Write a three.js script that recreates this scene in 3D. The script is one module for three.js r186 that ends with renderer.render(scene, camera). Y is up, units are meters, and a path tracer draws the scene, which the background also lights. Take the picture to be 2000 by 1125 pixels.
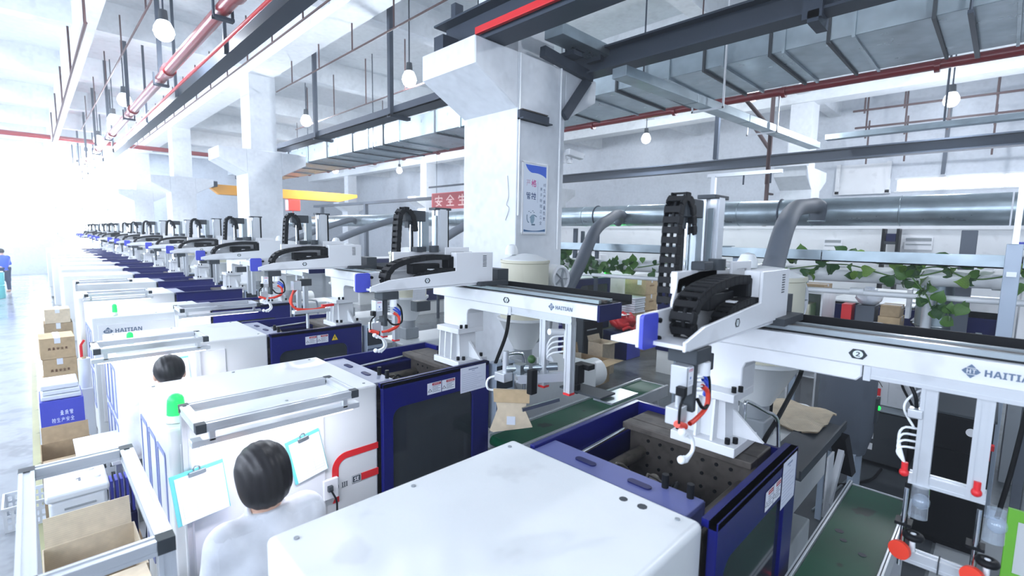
import * as THREE from 'three';
import { RoundedBoxGeometry } from 'three/addons/geometries/RoundedBoxGeometry.js';
import { mergeGeometries, mergeVertices, toCreasedNormals } from 'three/addons/utils/BufferGeometryUtils.js';
import { MarchingCubes } from 'three/addons/objects/MarchingCubes.js';
import { RectAreaLightUniformsLib } from 'three/addons/lights/RectAreaLightUniformsLib.js';

// ---------------------------------------------------------------- camera, exposure, sky, large lights
// Points are written [a, y, b]: a runs along the machines, y is up, b runs down the hall (a = x, b = -z).
const scene = new THREE.Scene();
const renderer = new THREE.WebGLRenderer({ antialias: true });
renderer.toneMapping = THREE.LinearToneMapping;
renderer.toneMappingExposure = 1.2;
renderer.shadowMap.enabled = true;
RectAreaLightUniformsLib.init();
const V = (p) => new THREE.Vector3(p[0], p[1], -p[2]);
const EYE = [0, 2.35, 0];
const camera = new THREE.PerspectiveCamera(61.29, 2000 / 1125, 0.05, 120);
{
  const pitch = THREE.MathUtils.degToRad(6.2), yaw = THREE.MathUtils.degToRad(44.72), roll = THREE.MathUtils.degToRad(1.02);
  const fh = V([Math.sin(yaw), 0, Math.cos(yaw)]), r0 = V([Math.cos(yaw), 0, -Math.sin(yaw)]), u0 = new THREE.Vector3(0, 1, 0);
  const fw = fh.clone().multiplyScalar(Math.cos(pitch)).addScaledVector(u0, -Math.sin(pitch));
  const up0 = u0.clone().multiplyScalar(Math.cos(pitch)).addScaledVector(fh, Math.sin(pitch));
  camera.up.copy(up0).multiplyScalar(Math.cos(roll)).addScaledVector(r0, -Math.sin(roll));
  camera.position.copy(V(EYE));
  camera.lookAt(camera.position.clone().add(fw));
  camera.focus = 3.3;
  camera.userData.fStop = 2.5;
}
scene.background = new THREE.Color(0.75, 0.85, 1.0);
scene.fog = new THREE.FogExp2(new THREE.Color(0.86, 0.93, 1.0), 0.0075);
function area(name, p, towards, w, h, intensity, color = 0xe6f0ff) {
  const l = new THREE.RectAreaLight(color, intensity, w, h);
  l.name = name; l.position.copy(V(p)); scene.add(l);
  l.lookAt(V(towards)); return l;
}
const DAY = 0xdfeaff;
for (let k = 0; k < 9; k++) area('window_daylight', [-3.9, 3.6, -3 + k * 4], [0, 3.2, -3 + k * 4], 2.8, 3.2, 4.0, DAY);   // the window band of the aisle wall
area('window_daylight', [2.1, 5.1, 33.6], [2.1, 4.6, 0], 4.4, 1.6, 26, DAY);      // upper gable window
area('window_daylight', [2.1, 2.7, 33.6], [2.1, 2.4, 0], 4.2, 1.2, 26, DAY);      // lower gable window
area('window_daylight', [16.6, 3.9, 0.0], [0, 3.4, 0.0], 5.0, 0.5, 9, DAY);       // strip window of the right wall

// ---------------------------------------------------------------- helpers
let seed = 7;
const rnd = () => { seed = (seed * 16807) % 2147483647; return seed / 2147483647; };
const rr = (a, b) => a + (b - a) * rnd();
const used = new Map();
function numbered(n) { const k = used.get(n) ?? 0; used.set(n, k + 1); return k ? n + '_' + String(k).padStart(3, '0') : n; }
function fin(g) {
  if (g.index) g = g.toNonIndexed();
  for (const k of Object.keys(g.attributes)) if (k !== 'position' && k !== 'normal') g.deleteAttribute(k);
  if (!g.attributes.normal) g.computeVertexNormals();
  const p = g.attributes.position, n = g.attributes.normal, uv = new Float32Array(p.count * 2);
  for (let i = 0; i < p.count; i += 3) {
    let x = 0, y = 0, z = 0;
    for (let j = i; j < i + 3; j++) { x += n.getX(j); y += n.getY(j); z += n.getZ(j); }
    x = Math.abs(x); y = Math.abs(y); z = Math.abs(z);
    for (let j = i; j < i + 3; j++) {
      const q = y >= x && y >= z ? [p.getX(j), p.getZ(j)] : x >= z ? [p.getZ(j), p.getY(j)] : [p.getX(j), p.getY(j)];
      uv[j * 2] = q[0]; uv[j * 2 + 1] = q[1];
    }
  }
  g.setAttribute('uv', new THREE.BufferAttribute(uv, 2));
  g.clearGroups?.();
  return g;
}
function box(a0, a1, y0, y1, b0, b1, r = 0) {
  const w = a1 - a0, h = y1 - y0, d = b1 - b0;
  const g = r > 0 ? new RoundedBoxGeometry(w, h, d, 2, Math.min(r, w / 2.01, h / 2.01, d / 2.01)) : new THREE.BoxGeometry(w, h, d);
  g.translate((a0 + a1) / 2, (y0 + y1) / 2, -(b0 + b1) / 2);
  return fin(g);
}
const UP = new THREE.Vector3(0, 1, 0);
function cyl(p, q, r, r2 = r, seg = 12, open = false) {
  const P = V(p), Q = V(q), d = Q.clone().sub(P), g = new THREE.CylinderGeometry(r2, r, d.length(), seg, 1, open);
  g.applyQuaternion(new THREE.Quaternion().setFromUnitVectors(UP, d.clone().normalize()));
  g.translate((P.x + Q.x) / 2, (P.y + Q.y) / 2, (P.z + Q.z) / 2);
  return fin(g);
}
function beam(p, q, w, h, r = 0) {      // a square bar from p to q, h upright
  const P = V(p), Q = V(q), d = Q.clone().sub(P), L = d.length();
  const g = r ? new RoundedBoxGeometry(w, h, L, 2, r) : new THREE.BoxGeometry(w, h, L);
  const m = new THREE.Matrix4().lookAt(P, Q, Math.abs(d.y) > 0.98 * L ? new THREE.Vector3(1, 0, 0) : UP);
  g.applyMatrix4(m); g.translate((P.x + Q.x) / 2, (P.y + Q.y) / 2, (P.z + Q.z) / 2);
  return fin(g);
}
function tube(pts, r, seg = 6, n = pts.length * 5, tension = 0.5) {
  return fin(new THREE.TubeGeometry(new THREE.CatmullRomCurve3(pts.map(V), false, 'catmullrom', tension), n, r, seg));
}
function shape(pts, holes = []) {
  const s = new THREE.Shape(pts.map((p) => new THREE.Vector2(p[0], p[1])));
  for (const h of holes) s.holes.push(new THREE.Path(h.map((p) => new THREE.Vector2(p[0], p[1]))));
  return s;
}
function ext(s, d, bevel = 0) {
  return new THREE.ExtrudeGeometry(s, { depth: d - 2 * bevel, bevelEnabled: bevel > 0, bevelSize: bevel, bevelOffset: -bevel, bevelThickness: bevel, bevelSegments: 1, curveSegments: 6 }).translate(0, 0, bevel);
}
// outlines extruded along b (points [a, y]), along a (points [b, y]) and along y (points [a, b])
const prismB = (pts, b0, b1, bevel = 0, holes) => fin(ext(shape(pts, holes), b1 - b0, bevel).translate(0, 0, -b1));
const prismA = (pts, a0, a1, bevel = 0, holes) => fin(ext(shape(pts, holes), a1 - a0, bevel).rotateY(Math.PI / 2).translate(a0, 0, 0));
const prismY = (pts, y0, y1, bevel = 0, holes) => fin(ext(shape(pts, holes), y1 - y0, bevel).rotateX(-Math.PI / 2).translate(0, y0, 0));
function rrect(x0, x1, y0, y1, r, n = 5) {
  const out = [];
  for (const [cx, cy, a0] of [[x1 - r, y1 - r, 0], [x0 + r, y1 - r, 1], [x0 + r, y0 + r, 2], [x1 - r, y0 + r, 3]])
    for (let i = 0; i <= n; i++) { const t = (a0 + i / n) * Math.PI / 2; out.push([cx + r * Math.cos(t), cy + r * Math.sin(t)]); }
  return out;
}
function lathe(profile, c = [0, 0, 0], seg = 20) {
  return fin(toCreasedNormals(new THREE.LatheGeometry(profile.map((p) => new THREE.Vector2(p[0], p[1])), seg), 0.7).translate(c[0], c[1], -c[2]));
}
function ball(c, r, seg = 10, sy = 1) { return fin(new THREE.SphereGeometry(r, seg, Math.ceil(seg * 0.7)).scale(1, sy, 1).translate(c[0], c[1], -c[2])); }
const ring = (c, R, r, axis = 'b', seg = 16) => {
  const g = new THREE.TorusGeometry(R, r, 8, seg);
  if (axis === 'a') g.rotateY(Math.PI / 2); if (axis === 'y') g.rotateX(Math.PI / 2);
  return fin(g.translate(c[0], c[1], -c[2]));
};
const shadows = (o) => { o.castShadow = true; o.receiveShadow = true; return o; };
function T(name, label, category, p = [0, 0, 0], group, turn = 0) {      // a thing: a group at its base
  const o = new THREE.Group(); o.name = numbered(name); o.position.copy(V(p)); o.rotation.y = turn;
  o.userData = { label, category }; if (group) o.userData.group = group;
  scene.add(o); return o;
}
const merged = (geos) => geos.length === 1 ? geos[0] : mergeGeometries(geos);
const APART = new Set(['vacuum_cup', 'air_hose', 'red_hose', 'blue_hose', 'black_hose', 'end_stop', 'terminal_box', 'guide_rail', 'belt', 'hook', 'mould_half', 'cord', 'hanger', 'fitting', 'support', 'splice_bracket', 'valve', 'red_knob', 'sensor', 'rail_clamp', 'drive_motor', 'vent_rib', 'tie', 'clamp', 'plate', 'leg', 'valve_block', 'cylinder', 'door', 'hose', 'cross_brace', 'top_plate', 'branch', 'linkage', 'holder', 'bellows', 'cover_smudge', 'platen', 'mount', 'stand', 'foot_plate', 'green_lining', 'nozzle', 'manifold', 'cross_bar']);
function part(parent, name, mat, ...geos) {
  const all = geos.flat(3);
  if (APART.has(name) && all.length > 1 && !all[0].userData.profile) { const made = all.map((g) => part(parent, name, mat, g)); return made[0]; }
  const m = shadows(new THREE.Mesh(merged(all), mat)); m.name = name; parent.add(m); return m;
}
function solo(name, label, category, mat, geos, group) {                // a thing that is one mesh
  const g = merged([geos].flat()); g.computeBoundingBox();
  const c = g.boundingBox.getCenter(new THREE.Vector3()); c.y = g.boundingBox.min.y; g.translate(-c.x, -c.y, -c.z);
  const m = shadows(new THREE.Mesh(g, mat)); m.position.copy(c); m.name = numbered(name);
  m.userData = { label, category }; if (group) m.userData.group = group; scene.add(m); return m;
}
function struct(name, mat, ...geos) {
  const m = shadows(new THREE.Mesh(merged(geos.flat()), mat)); m.name = numbered(name); m.userData = { kind: 'structure' }; scene.add(m); return m;
}
function copy(src, p, label, group, turn) {
  const o = src.clone(); o.name = numbered(src.name.replace(/_\d{3}$/, '')); if (p) o.position.copy(V(p));
  if (turn !== undefined) o.rotation.y = turn;
  o.userData = { ...src.userData }; if (label) o.userData.label = label; if (group) o.userData.group = group;
  scene.add(o); return o;
}
const ORD = ['first', 'second', 'third', 'fourth', 'fifth', 'sixth', 'seventh', 'eighth', 'ninth', 'tenth', 'eleventh', 'twelfth', 'thirteenth', 'fourteenth', 'fifteenth', 'sixteenth', 'seventeenth', 'eighteenth'];

// ---------------------------------------------------------------- textures
const N = 512, lat = new Map();
function noise(u, v, f, s) {      // tileable value noise, f cells across
  const h = (x, y) => { const k = ((x % f) + f) % f * 7349 + ((y % f) + f) % f * 9151 + s * 3571; const t = Math.sin(k * 12.9898) * 43758.5453; return t - Math.floor(t); };
  const x = u * f, y = v * f, ix = Math.floor(x), iy = Math.floor(y); let fx = x - ix, fy = y - iy;
  fx = fx * fx * (3 - 2 * fx); fy = fy * fy * (3 - 2 * fy);
  return (h(ix, iy) * (1 - fx) + h(ix + 1, iy) * fx) * (1 - fy) + (h(ix, iy + 1) * (1 - fx) + h(ix + 1, iy + 1) * fx) * fy;
}
const fbm = (u, v, f, s, oct = 4) => { let t = 0, w = 0.5, n = 0; for (let i = 0; i < oct; i++) { t += w * noise(u, v, f << i, s + i); n += w; w /= 2; } return t / n; };
function tex(fn, metres = 1, srgb = true, size = N) {
  const d = new Uint8Array(size * size * 4);
  for (let y = 0; y < size; y++) for (let x = 0; x < size; x++) {
    const c = fn(x / size, y / size), i = (y * size + x) * 4;
    for (let k = 0; k < 3; k++) d[i + k] = Math.max(0, Math.min(255, 255 * (c.length ? c[k] : c)));
    d[i + 3] = 255;
  }
  const t = new THREE.DataTexture(d, size, size); t.wrapS = t.wrapT = THREE.RepeatWrapping; t.magFilter = THREE.LinearFilter; t.minFilter = THREE.LinearMipmapLinearFilter; t.generateMipmaps = true;
  if (srgb) t.colorSpace = THREE.SRGBColorSpace;
  t.repeat.set(1 / metres, 1 / metres); t.needsUpdate = true; return t;
}
const smooth = THREE.MathUtils.smoothstep;
const tMottle = tex((u, v) => 0.93 + 0.07 * fbm(u, v, 4, 1) - 0.05 * smooth(fbm(u, v, 9, 21), 0.62, 0.8), 1.3);
const tRough = tex((u, v) => 0.55 + 0.45 * fbm(u, v, 6, 5), 0.9, false);
const tConc = tex((u, v) => { const s = smooth(fbm(u, v, 3, 11), 0.5, 0.75), l = smooth(fbm(u * 1, v, 24, 13), 0.6, 0.78), k = 0.98 - 0.04 * s - 0.03 * l - 0.05 * fbm(u, v, 60, 3, 2); return [k * 0.985, k * 0.995, k]; }, 3.4);
const tGalv = tex((u, v) => { const k = 0.88 + 0.10 * fbm(u, v, 12, 31) - 0.12 * smooth(fbm(u, v, 2, 33), 0.45, 0.8); return [k * 0.96, k, k * 1.02]; }, 0.9);
const tCard = tex((u, v) => { const k = 0.9 + 0.1 * fbm(u, v * 1, 30, 41, 3) - 0.06 * smooth(fbm(u, v, 4, 43), 0.5, 0.8) + 0.02 * Math.sin(v * 2 * Math.PI * 90); return [k, k * 0.99, k * 0.97]; }, 0.8);
const tFloor = tex((u, v) => { const s = smooth(fbm(u, v, 4, 51), 0.42, 0.7), d = smooth(fbm(u, v, 16, 53), 0.58, 0.74), k = 0.96 - 0.08 * s - 0.07 * d - 0.06 * fbm(u, v, 64, 55, 2); return k; }, 3.1);
const tDirty = tex((u, v) => { const s = fbm(u, v, 5, 61), k = 0.72 + 0.28 * s - 0.10 * smooth(fbm(u, v, 14, 63), 0.45, 0.8); return [k, k * 0.95, k * 0.88]; }, 0.5);
const tBelt = tex((u, v) => { const k = 0.8 + 0.2 * fbm(u, v, 5, 71) - 0.35 * smooth(fbm(u, v, 7, 73), 0.66, 0.76); return k; }, 1.0);
const tLeaf = tex((u, v) => 0.7 + 0.3 * fbm(u, v, 6, 81), 0.2);
const tShirt = tex((u, v) => 0.86 + 0.14 * fbm(u, v, 6, 91), 0.35);

// ---------------------------------------------------------------- materials
const mat = (color, rough = 0.5, metal = 0, o = {}) => {
  const m = new THREE.MeshPhysicalMaterial({ color: Array.isArray(color) ? new THREE.Color().setRGB(...color) : new THREE.Color(color), roughness: rough, metalness: metal, ...o });
  return m;
};
const glow = (c, k, o = {}) => mat(0xffffff, 0.5, 0, { emissive: new THREE.Color(c), emissiveIntensity: k, ...o });
const M = {
  conc: mat([0.80, 0.82, 0.85], 0.85, 0, { map: tConc }), ceil: mat([0.84, 0.86, 0.88], 0.9, 0, { map: tConc }), wall: mat([0.72, 0.75, 0.80], 0.85, 0, { map: tConc }),
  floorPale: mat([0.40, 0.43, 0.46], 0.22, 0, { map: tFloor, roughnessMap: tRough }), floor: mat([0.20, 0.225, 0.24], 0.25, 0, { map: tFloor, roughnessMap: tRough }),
  white: mat([0.80, 0.83, 0.83], 0.36, 0, { map: tMottle, clearcoat: 0.25, clearcoatRoughness: 0.3 }), white2: mat([0.82, 0.84, 0.86], 0.33, 0, { map: tMottle, clearcoat: 0.2, clearcoatRoughness: 0.3 }), cream: mat([0.72, 0.70, 0.55], 0.5, 0, { map: tMottle }),
  grey: mat([0.33, 0.36, 0.38], 0.5, 0, { map: tMottle }), dgrey: mat([0.06, 0.07, 0.08], 0.5, 0, { map: tMottle }), black: mat([0.008, 0.009, 0.011], 0.45), rubber: mat([0.012, 0.013, 0.015], 0.6, 0, { map: tMottle }),
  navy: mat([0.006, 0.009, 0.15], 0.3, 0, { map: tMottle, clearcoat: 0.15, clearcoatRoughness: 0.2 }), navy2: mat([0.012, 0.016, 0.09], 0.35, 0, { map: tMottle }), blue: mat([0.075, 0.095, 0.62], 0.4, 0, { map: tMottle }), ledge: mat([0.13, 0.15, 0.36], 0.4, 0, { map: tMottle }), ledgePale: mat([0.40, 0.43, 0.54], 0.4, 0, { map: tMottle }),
  alu: mat([0.68, 0.71, 0.74], 0.36, 0.55, { map: tMottle }), steel: mat([0.50, 0.52, 0.53], 0.3, 0.85, { map: tGalv }), galv: mat([0.46, 0.51, 0.54], 0.42, 0.7, { map: tGalv, roughnessMap: tRough }), chrome: mat([0.8, 0.82, 0.84], 0.12, 1),
  dirty: mat([0.15, 0.15, 0.16], 0.5, 0.35, { map: tDirty }), mould: mat([0.30, 0.30, 0.29], 0.42, 0.6, { map: tDirty }),
  red: mat([0.70, 0.02, 0.025], 0.4), pipeRed: mat([0.24, 0.007, 0.011], 0.3, 0, { clearcoat: 0.5, clearcoatRoughness: 0.15 }), orange: mat([0.85, 0.06, 0.03], 0.4), steelBlack: mat([0.055, 0.07, 0.095], 0.5, 0.1, { map: tMottle }), rust: mat([0.07, 0.035, 0.035], 0.7),
  card: mat([0.58, 0.44, 0.27], 0.8, 0, { map: tCard }), card2: mat([0.46, 0.35, 0.22], 0.8, 0, { map: tCard }), cardDark: mat([0.30, 0.19, 0.10], 0.85, 0, { map: tCard }), cardPale: mat([0.72, 0.62, 0.47], 0.8, 0, { map: tCard }), paper: mat([0.83, 0.85, 0.88], 0.7), film: mat([0.75, 0.80, 0.88], 0.3, 0, { map: tMottle, clearcoat: 0.6 }),
  green: mat([0.003, 0.10, 0.045], 0.4, 0, { map: tBelt }), paleYellow: mat([0.55, 0.55, 0.30], 0.5, 0, { map: tBelt }), yellow: mat([0.82, 0.36, 0.008], 0.45), sign: mat([0.20, 0.60, 0.05], 0.5), teal: mat([0.15, 0.62, 0.64], 0.4),
  leaf: mat([0.13, 0.33, 0.05], 0.5, 0, { map: tLeaf, transmission: 0.3, side: THREE.DoubleSide }), leaf2: mat([0.05, 0.17, 0.035], 0.5, 0, { map: tLeaf, transmission: 0.3, side: THREE.DoubleSide }), leaf3: mat([0.30, 0.55, 0.08], 0.5, 0, { map: tLeaf, transmission: 0.35, side: THREE.DoubleSide }), stem: mat([0.10, 0.22, 0.05], 0.6),
  glass: mat([0.10, 0.13, 0.16], 0.08, 0, { transmission: 0.75, thickness: 0 }), clear: mat([0.9, 0.95, 1], 0.05, 0, { transmission: 0.9, thickness: 0 }), screen: mat([0.012, 0.018, 0.03], 0.15), hose: mat([0.10, 0.12, 0.15], 0.65, 0, { map: tMottle }),
  ventBlue: mat([0.24, 0.29, 0.55], 0.4), skin: mat([0.66, 0.42, 0.31], 0.5, 0, { sheen: 0.2 }), hair: mat([0.012, 0.011, 0.013], 0.42), shirt: mat([0.84, 0.87, 0.92], 0.75, 0, { map: tShirt }), jeans: mat([0.03, 0.05, 0.12], 0.8, 0, { map: tShirt }),
  airTube: mat([0.85, 0.88, 0.9], 0.3), blueTube: mat([0.03, 0.10, 0.7], 0.35), bin: mat([0.74, 0.78, 0.82], 0.4, 0, { map: tMottle }), basket: mat([0.62, 0.68, 0.80], 0.45), post: mat([0.42, 0.50, 0.60], 0.45, 0.2, { map: tMottle }),
  greenGlow: mat([0.02, 0.5, 0.1], 0.4, 0, { emissive: new THREE.Color(0x10ff40), emissiveIntensity: 2.4 }), redGlow: glow(0xff1030, 2.0), lampGlow: glow(0xf4f8ff, 10), shadeGlow: glow(0xeef4ff, 2.6), paneGlow: glow(0xeaf2ff, 3.0), ledGlow: glow(0xf3f2ff, 2.2), screenGlow: glow(0x9fc4ff, 0.8),
};
for (const k of ['black', 'rubber', 'dgrey', 'green', 'navy2', 'dirty', 'steelBlack']) M[k].specularIntensity = 0.35;
M.navy.specularIntensity = 0.5; M.ledge.specularIntensity = 0.5; M.floor.specularIntensity = 0.7;

// ---------------------------------------------------------------- lettering
function canvasTex(w, h, draw) {
  const c = document.createElement('canvas'); c.width = w; c.height = h;
  const x = c.getContext('2d'); draw(x, w, h);
  const t = new THREE.CanvasTexture(c); t.colorSpace = THREE.SRGBColorSpace; t.anisotropy = 8; return t;
}
const printed = (t, o = {}) => new THREE.MeshStandardMaterial({ map: t, roughness: 0.55, transparent: true, alphaTest: 0.35, ...o });
const sheetMat = (t, rough = 0.6) => new THREE.MeshStandardMaterial({ map: t, roughness: rough });
// face 'A' looks towards -a, 'B' towards -b, 'T' upwards, 'E' towards +a
function decal(parent, name, material, p, w, h, face = 'B', spin = 0) {
  const g = new THREE.PlaneGeometry(w, h);
  if (spin) g.rotateZ(spin);
  if (face === 'A') g.rotateY(-Math.PI / 2); if (face === 'E') g.rotateY(Math.PI / 2); if (face === 'T') g.rotateX(-Math.PI / 2);
  g.translate(p[0], p[1], -p[2]);
  const m = new THREE.Mesh(g, material); m.name = name; m.receiveShadow = true; parent.add(m); return m;
}
// brush strokes of the characters that can be made out, on a 10 x 10 grid
const GLYPH = {
  yan: '1,1 9,1|4,1 4,5|6,1 6,5|2,2 3,4|8,2 7,4|1,5 9,5|2,5 2,7 1,9', ge: '2,0 2,9|0,3 4,3|2,3 0,7|2,3 4,6|6,0 4,4|6,1 9,1 5,5|6,2 9,5|5,6 9,6 9,9 5,9 5,6',
  guan: '2,0 1,2|2,1 4,1|6,0 5,2|6,1 9,1|1,4 1,3 9,3 9,4|3,4 3,9|3,4 7,4 7,6 3,6|3,7 8,7 8,9 3,9', kong: '2,0 2,9 1,8|0,2 4,2|0,6 4,5|7,0 7,1|5,3 5,2 9,2 9,3|6,3 5,5|8,3 9,5|5,6 9,6|7,6 7,9|5,9 9,9',
  dui: '1,2 4,2 1,8|1,4 4,8|5,3 9,3|8,0 8,9 7,8|6,5 7,6', sheng: '2,1 1,3|2,2 8,2|5,0 5,9|2,5 8,5|1,9 9,9', chan: '5,0 5,1|1,2 9,2|3,3 4,4|7,3 6,4|2,5 9,5|2,5 2,7 1,9',
  zhi: '2,1 8,0|2,1 2,6 1,9|3,3 9,3|6,1 5,4|4,4 8,4 8,8|4,4 4,8|6,5 5,8 3,9|7,8 9,9', liang: '3,0 7,0 7,3 3,3 3,0|3,1 7,1|1,4 9,4|3,5 7,5 7,7 3,7 3,5|3,6 7,6|5,5 5,9|2,8 8,8|1,9 9,9',
  fu: '4,0 2,2|4,1 7,1 6,2|2,3 8,3 8,7|2,3 2,7|5,4 5,7 2,9|6,8 9,9', ze: '2,1 8,1|3,2 7,2|1,3 9,3|5,0 5,3|3,4 7,4 7,8|3,4 3,8|5,5 5,7 2,9|6,8 8,9',
  shi: '1,1 1,8 4,8 4,1 1,1|1,4 4,4|5,3 9,3|8,0 8,9 7,8|6,5 7,6', ke: '3,0 3,1|0,2 6,2|3,2 1,5 4,5|5,4 1,9|4,7 6,9|7,1 7,7|9,0 9,9 8,8', ji: '2,1 8,1 8,5 2,5|2,4 2,8 9,8 9,7',
  an: '5,0 5,1|1,3 1,2 9,2 9,3|5,3 3,6 8,9|7,5 5,8 2,9|1,5 9,5', quan: '5,0 1,4|5,0 9,4|3,4 7,4|3,6 7,6|5,4 5,9|1,9 9,9', gong: '4,0 1,4|6,0 9,4|4,5 2,9 8,8|7,6 9,9', mi: '5,0 5,9|1,4 9,4|2,1 4,3|8,1 6,3|5,4 1,9|5,4 9,9', zi: '2,1 8,1 5,3 5,9 3,8|1,5 9,5',
};
function glyph(x, name, px, py, s, color, lw = 0.11) {
  x.strokeStyle = color; x.lineWidth = s * lw; x.lineCap = 'round'; x.lineJoin = 'round';
  for (const st of GLYPH[name].split('|')) {
    x.beginPath();
    st.split(' ').forEach((q, i) => { const [u, v] = q.split(',').map(Number); x[i ? 'lineTo' : 'moveTo'](px + u / 10 * s + s * 0.05, py + v / 10 * s + s * 0.05); });
    x.stroke();
  }
}
const INK = '#5d7088';
const logoTex = canvasTex(512, 128, (x) => {
  x.fillStyle = INK; x.beginPath(); x.moveTo(64, 4); x.lineTo(122, 64); x.lineTo(64, 124); x.lineTo(6, 64); x.closePath(); x.fill();
  x.globalCompositeOperation = 'destination-out'; x.fillRect(0, 34, 128, 6); x.fillRect(0, 88, 128, 6); x.font = 'bold 50px sans-serif'; x.textAlign = 'center'; x.fillText('HT', 64, 82);
  x.globalCompositeOperation = 'source-over'; x.textAlign = 'left'; x.font = 'bold 78px sans-serif'; x.fillText('HAITIAN', 138, 92, 362);
});
const hexTex = (ch) => canvasTex(128, 96, (x) => {
  x.fillStyle = '#1d2a30'; x.beginPath(); [[2, 48], [30, 4], [98, 4], [126, 48], [98, 92], [30, 92]].forEach((p, i) => x[i ? 'lineTo' : 'moveTo'](...p)); x.closePath(); x.fill();
  x.fillStyle = '#dfe8ea'; x.beginPath(); x.arc(64, 48, 34, 0, 7); x.fill(); x.fillStyle = '#1d2a30'; x.font = 'bold 58px sans-serif'; x.textAlign = 'center'; x.fillText(ch, 64, 69);
});
const P = {
  logo: printed(logoTex), hex1: printed(hexTex('1')), hex2: printed(hexTex('2')), hex3: printed(hexTex('3')),
  model: printed(canvasTex(256, 80, (x) => { x.fillStyle = '#3a4652'; x.font = 'bold 60px serif'; x.fillText('200', 8, 60); x.fillText('III', 138, 60); })),
  se: sheetMat(canvasTex(128, 96, (x) => { x.fillStyle = '#39424c'; x.fillRect(0, 0, 128, 96); x.strokeStyle = '#e8eef2'; x.lineWidth = 6; x.strokeRect(8, 8, 112, 80); x.fillStyle = '#eef2f4'; x.font = 'bold 66px sans-serif'; x.textAlign = 'center'; x.fillText('SE', 64, 72); })),
  warn: sheetMat(canvasTex(256, 128, (x) => {
    x.fillStyle = '#e6e9f2'; x.fillRect(0, 0, 256, 128);
    for (const o of [4, 132]) { x.fillStyle = '#b1122c'; x.fillRect(o + 40, 8, 78, 26); x.fillStyle = '#f4f4f4'; x.fillRect(o + 50, 18, 58, 5); x.fillStyle = '#707887'; for (let k = 0; k < 5; k++) x.fillRect(o + 42, 44 + k * 15, 70 - (k % 2) * 18, 5); x.beginPath(); x.moveTo(o + 20, 68); x.lineTo(o + 36, 98); x.lineTo(o + 4, 98); x.closePath(); x.strokeStyle = '#39404a'; x.lineWidth = 4; x.stroke(); }
    x.fillStyle = '#1c2456'; x.fillRect(125, 0, 6, 128);
  })),
  hazard: printed(canvasTex(96, 96, (x) => { x.fillStyle = '#e8c51c'; x.beginPath(); x.moveTo(48, 6); x.lineTo(92, 88); x.lineTo(4, 88); x.closePath(); x.fill(); x.strokeStyle = '#222'; x.lineWidth = 6; x.stroke(); x.fillStyle = '#222'; x.beginPath(); x.moveTo(52, 30); x.lineTo(38, 60); x.lineTo(48, 60); x.lineTo(42, 80); x.lineTo(60, 52); x.lineTo(50, 52); x.closePath(); x.fill(); })),
  form: sheetMat(canvasTex(256, 256, (x) => { x.fillStyle = '#dfe4f3'; x.fillRect(0, 0, 256, 256); x.strokeStyle = '#a9b2cc'; x.lineWidth = 3; for (let k = 0; k < 9; k++) { x.beginPath(); x.moveTo(16, 70 + k * 20); x.lineTo(150 + ((k * 53) % 90), 70 + k * 20); x.stroke(); } x.fillStyle = '#8d97b5'; x.fillRect(80, 24, 96, 12); x.fillRect(112, 44, 30, 6); })),
  notes: sheetMat(canvasTex(256, 320, (x) => { x.fillStyle = '#f1f3f6'; x.fillRect(0, 0, 256, 320); x.strokeStyle = '#c3cad4'; x.lineWidth = 2; for (let k = 0; k < 12; k++) { x.beginPath(); x.moveTo(18, 40 + k * 22); x.lineTo(238, 40 + k * 22); x.stroke(); } for (const k of [18, 90, 160, 238]) { x.beginPath(); x.moveTo(k, 40); x.lineTo(k, 282); x.stroke(); } })),
  poster: sheetMat(canvasTex(512, 1024, (x) => {
    const g = x; g.fillStyle = '#dbe4f0'; g.fillRect(0, 0, 512, 1024);
    g.fillStyle = '#2d5fd0'; g.beginPath(); g.moveTo(40, 18); g.lineTo(502, 18); g.lineTo(502, 190); g.quadraticCurveTo(390, 118, 190, 132); g.quadraticCurveTo(90, 120, 40, 18); g.fill();
    glyph(g, 'yan', 56, 230, 100, '#c3a9c0', 0.08); glyph(g, 'ge', 172, 230, 104, '#c64f93', 0.12); glyph(g, 'guan', 56, 420, 104, '#4a5f86', 0.11); glyph(g, 'kong', 172, 420, 104, '#3f5480', 0.12);
    g.fillStyle = '#8793ab'; for (let k = 0; k < 22; k++) g.fillRect(314, 240 + k * 15, k % 4 ? 9 : 5, 9);
    ['dui', 'sheng', 'chan', 'zhi', 'liang', 'fu', 'ze'].forEach((n, k) => glyph(g, n, 440, 262 + k * 86, 58, '#6b7690', 0.11));
    ['mi', 'zi', 'shi', 'ke', 'ji', 'gong', 'quan'].forEach((n, k) => glyph(g, n, 366, 330 + k * 86, 54, '#5f7490', 0.11));
    g.strokeStyle = '#5b7890'; g.lineWidth = 16; g.lineCap = 'round'; g.beginPath(); g.moveTo(90, 760); g.quadraticCurveTo(80, 850, 130, 872); g.stroke(); g.beginPath(); g.moveTo(160, 800); g.quadraticCurveTo(210, 730, 300, 780); g.stroke();
    g.fillStyle = '#86a2b4'; g.beginPath(); g.ellipse(210, 820, 46, 70, 0.2, 0, 7); g.fill(); g.fillStyle = '#4f6a80'; g.fillRect(190, 892, 80, 22); for (const [a, b] of [[120, 700], [160, 716], [206, 690], [232, 712]]) g.fillRect(a, b, 22, 12);
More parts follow.
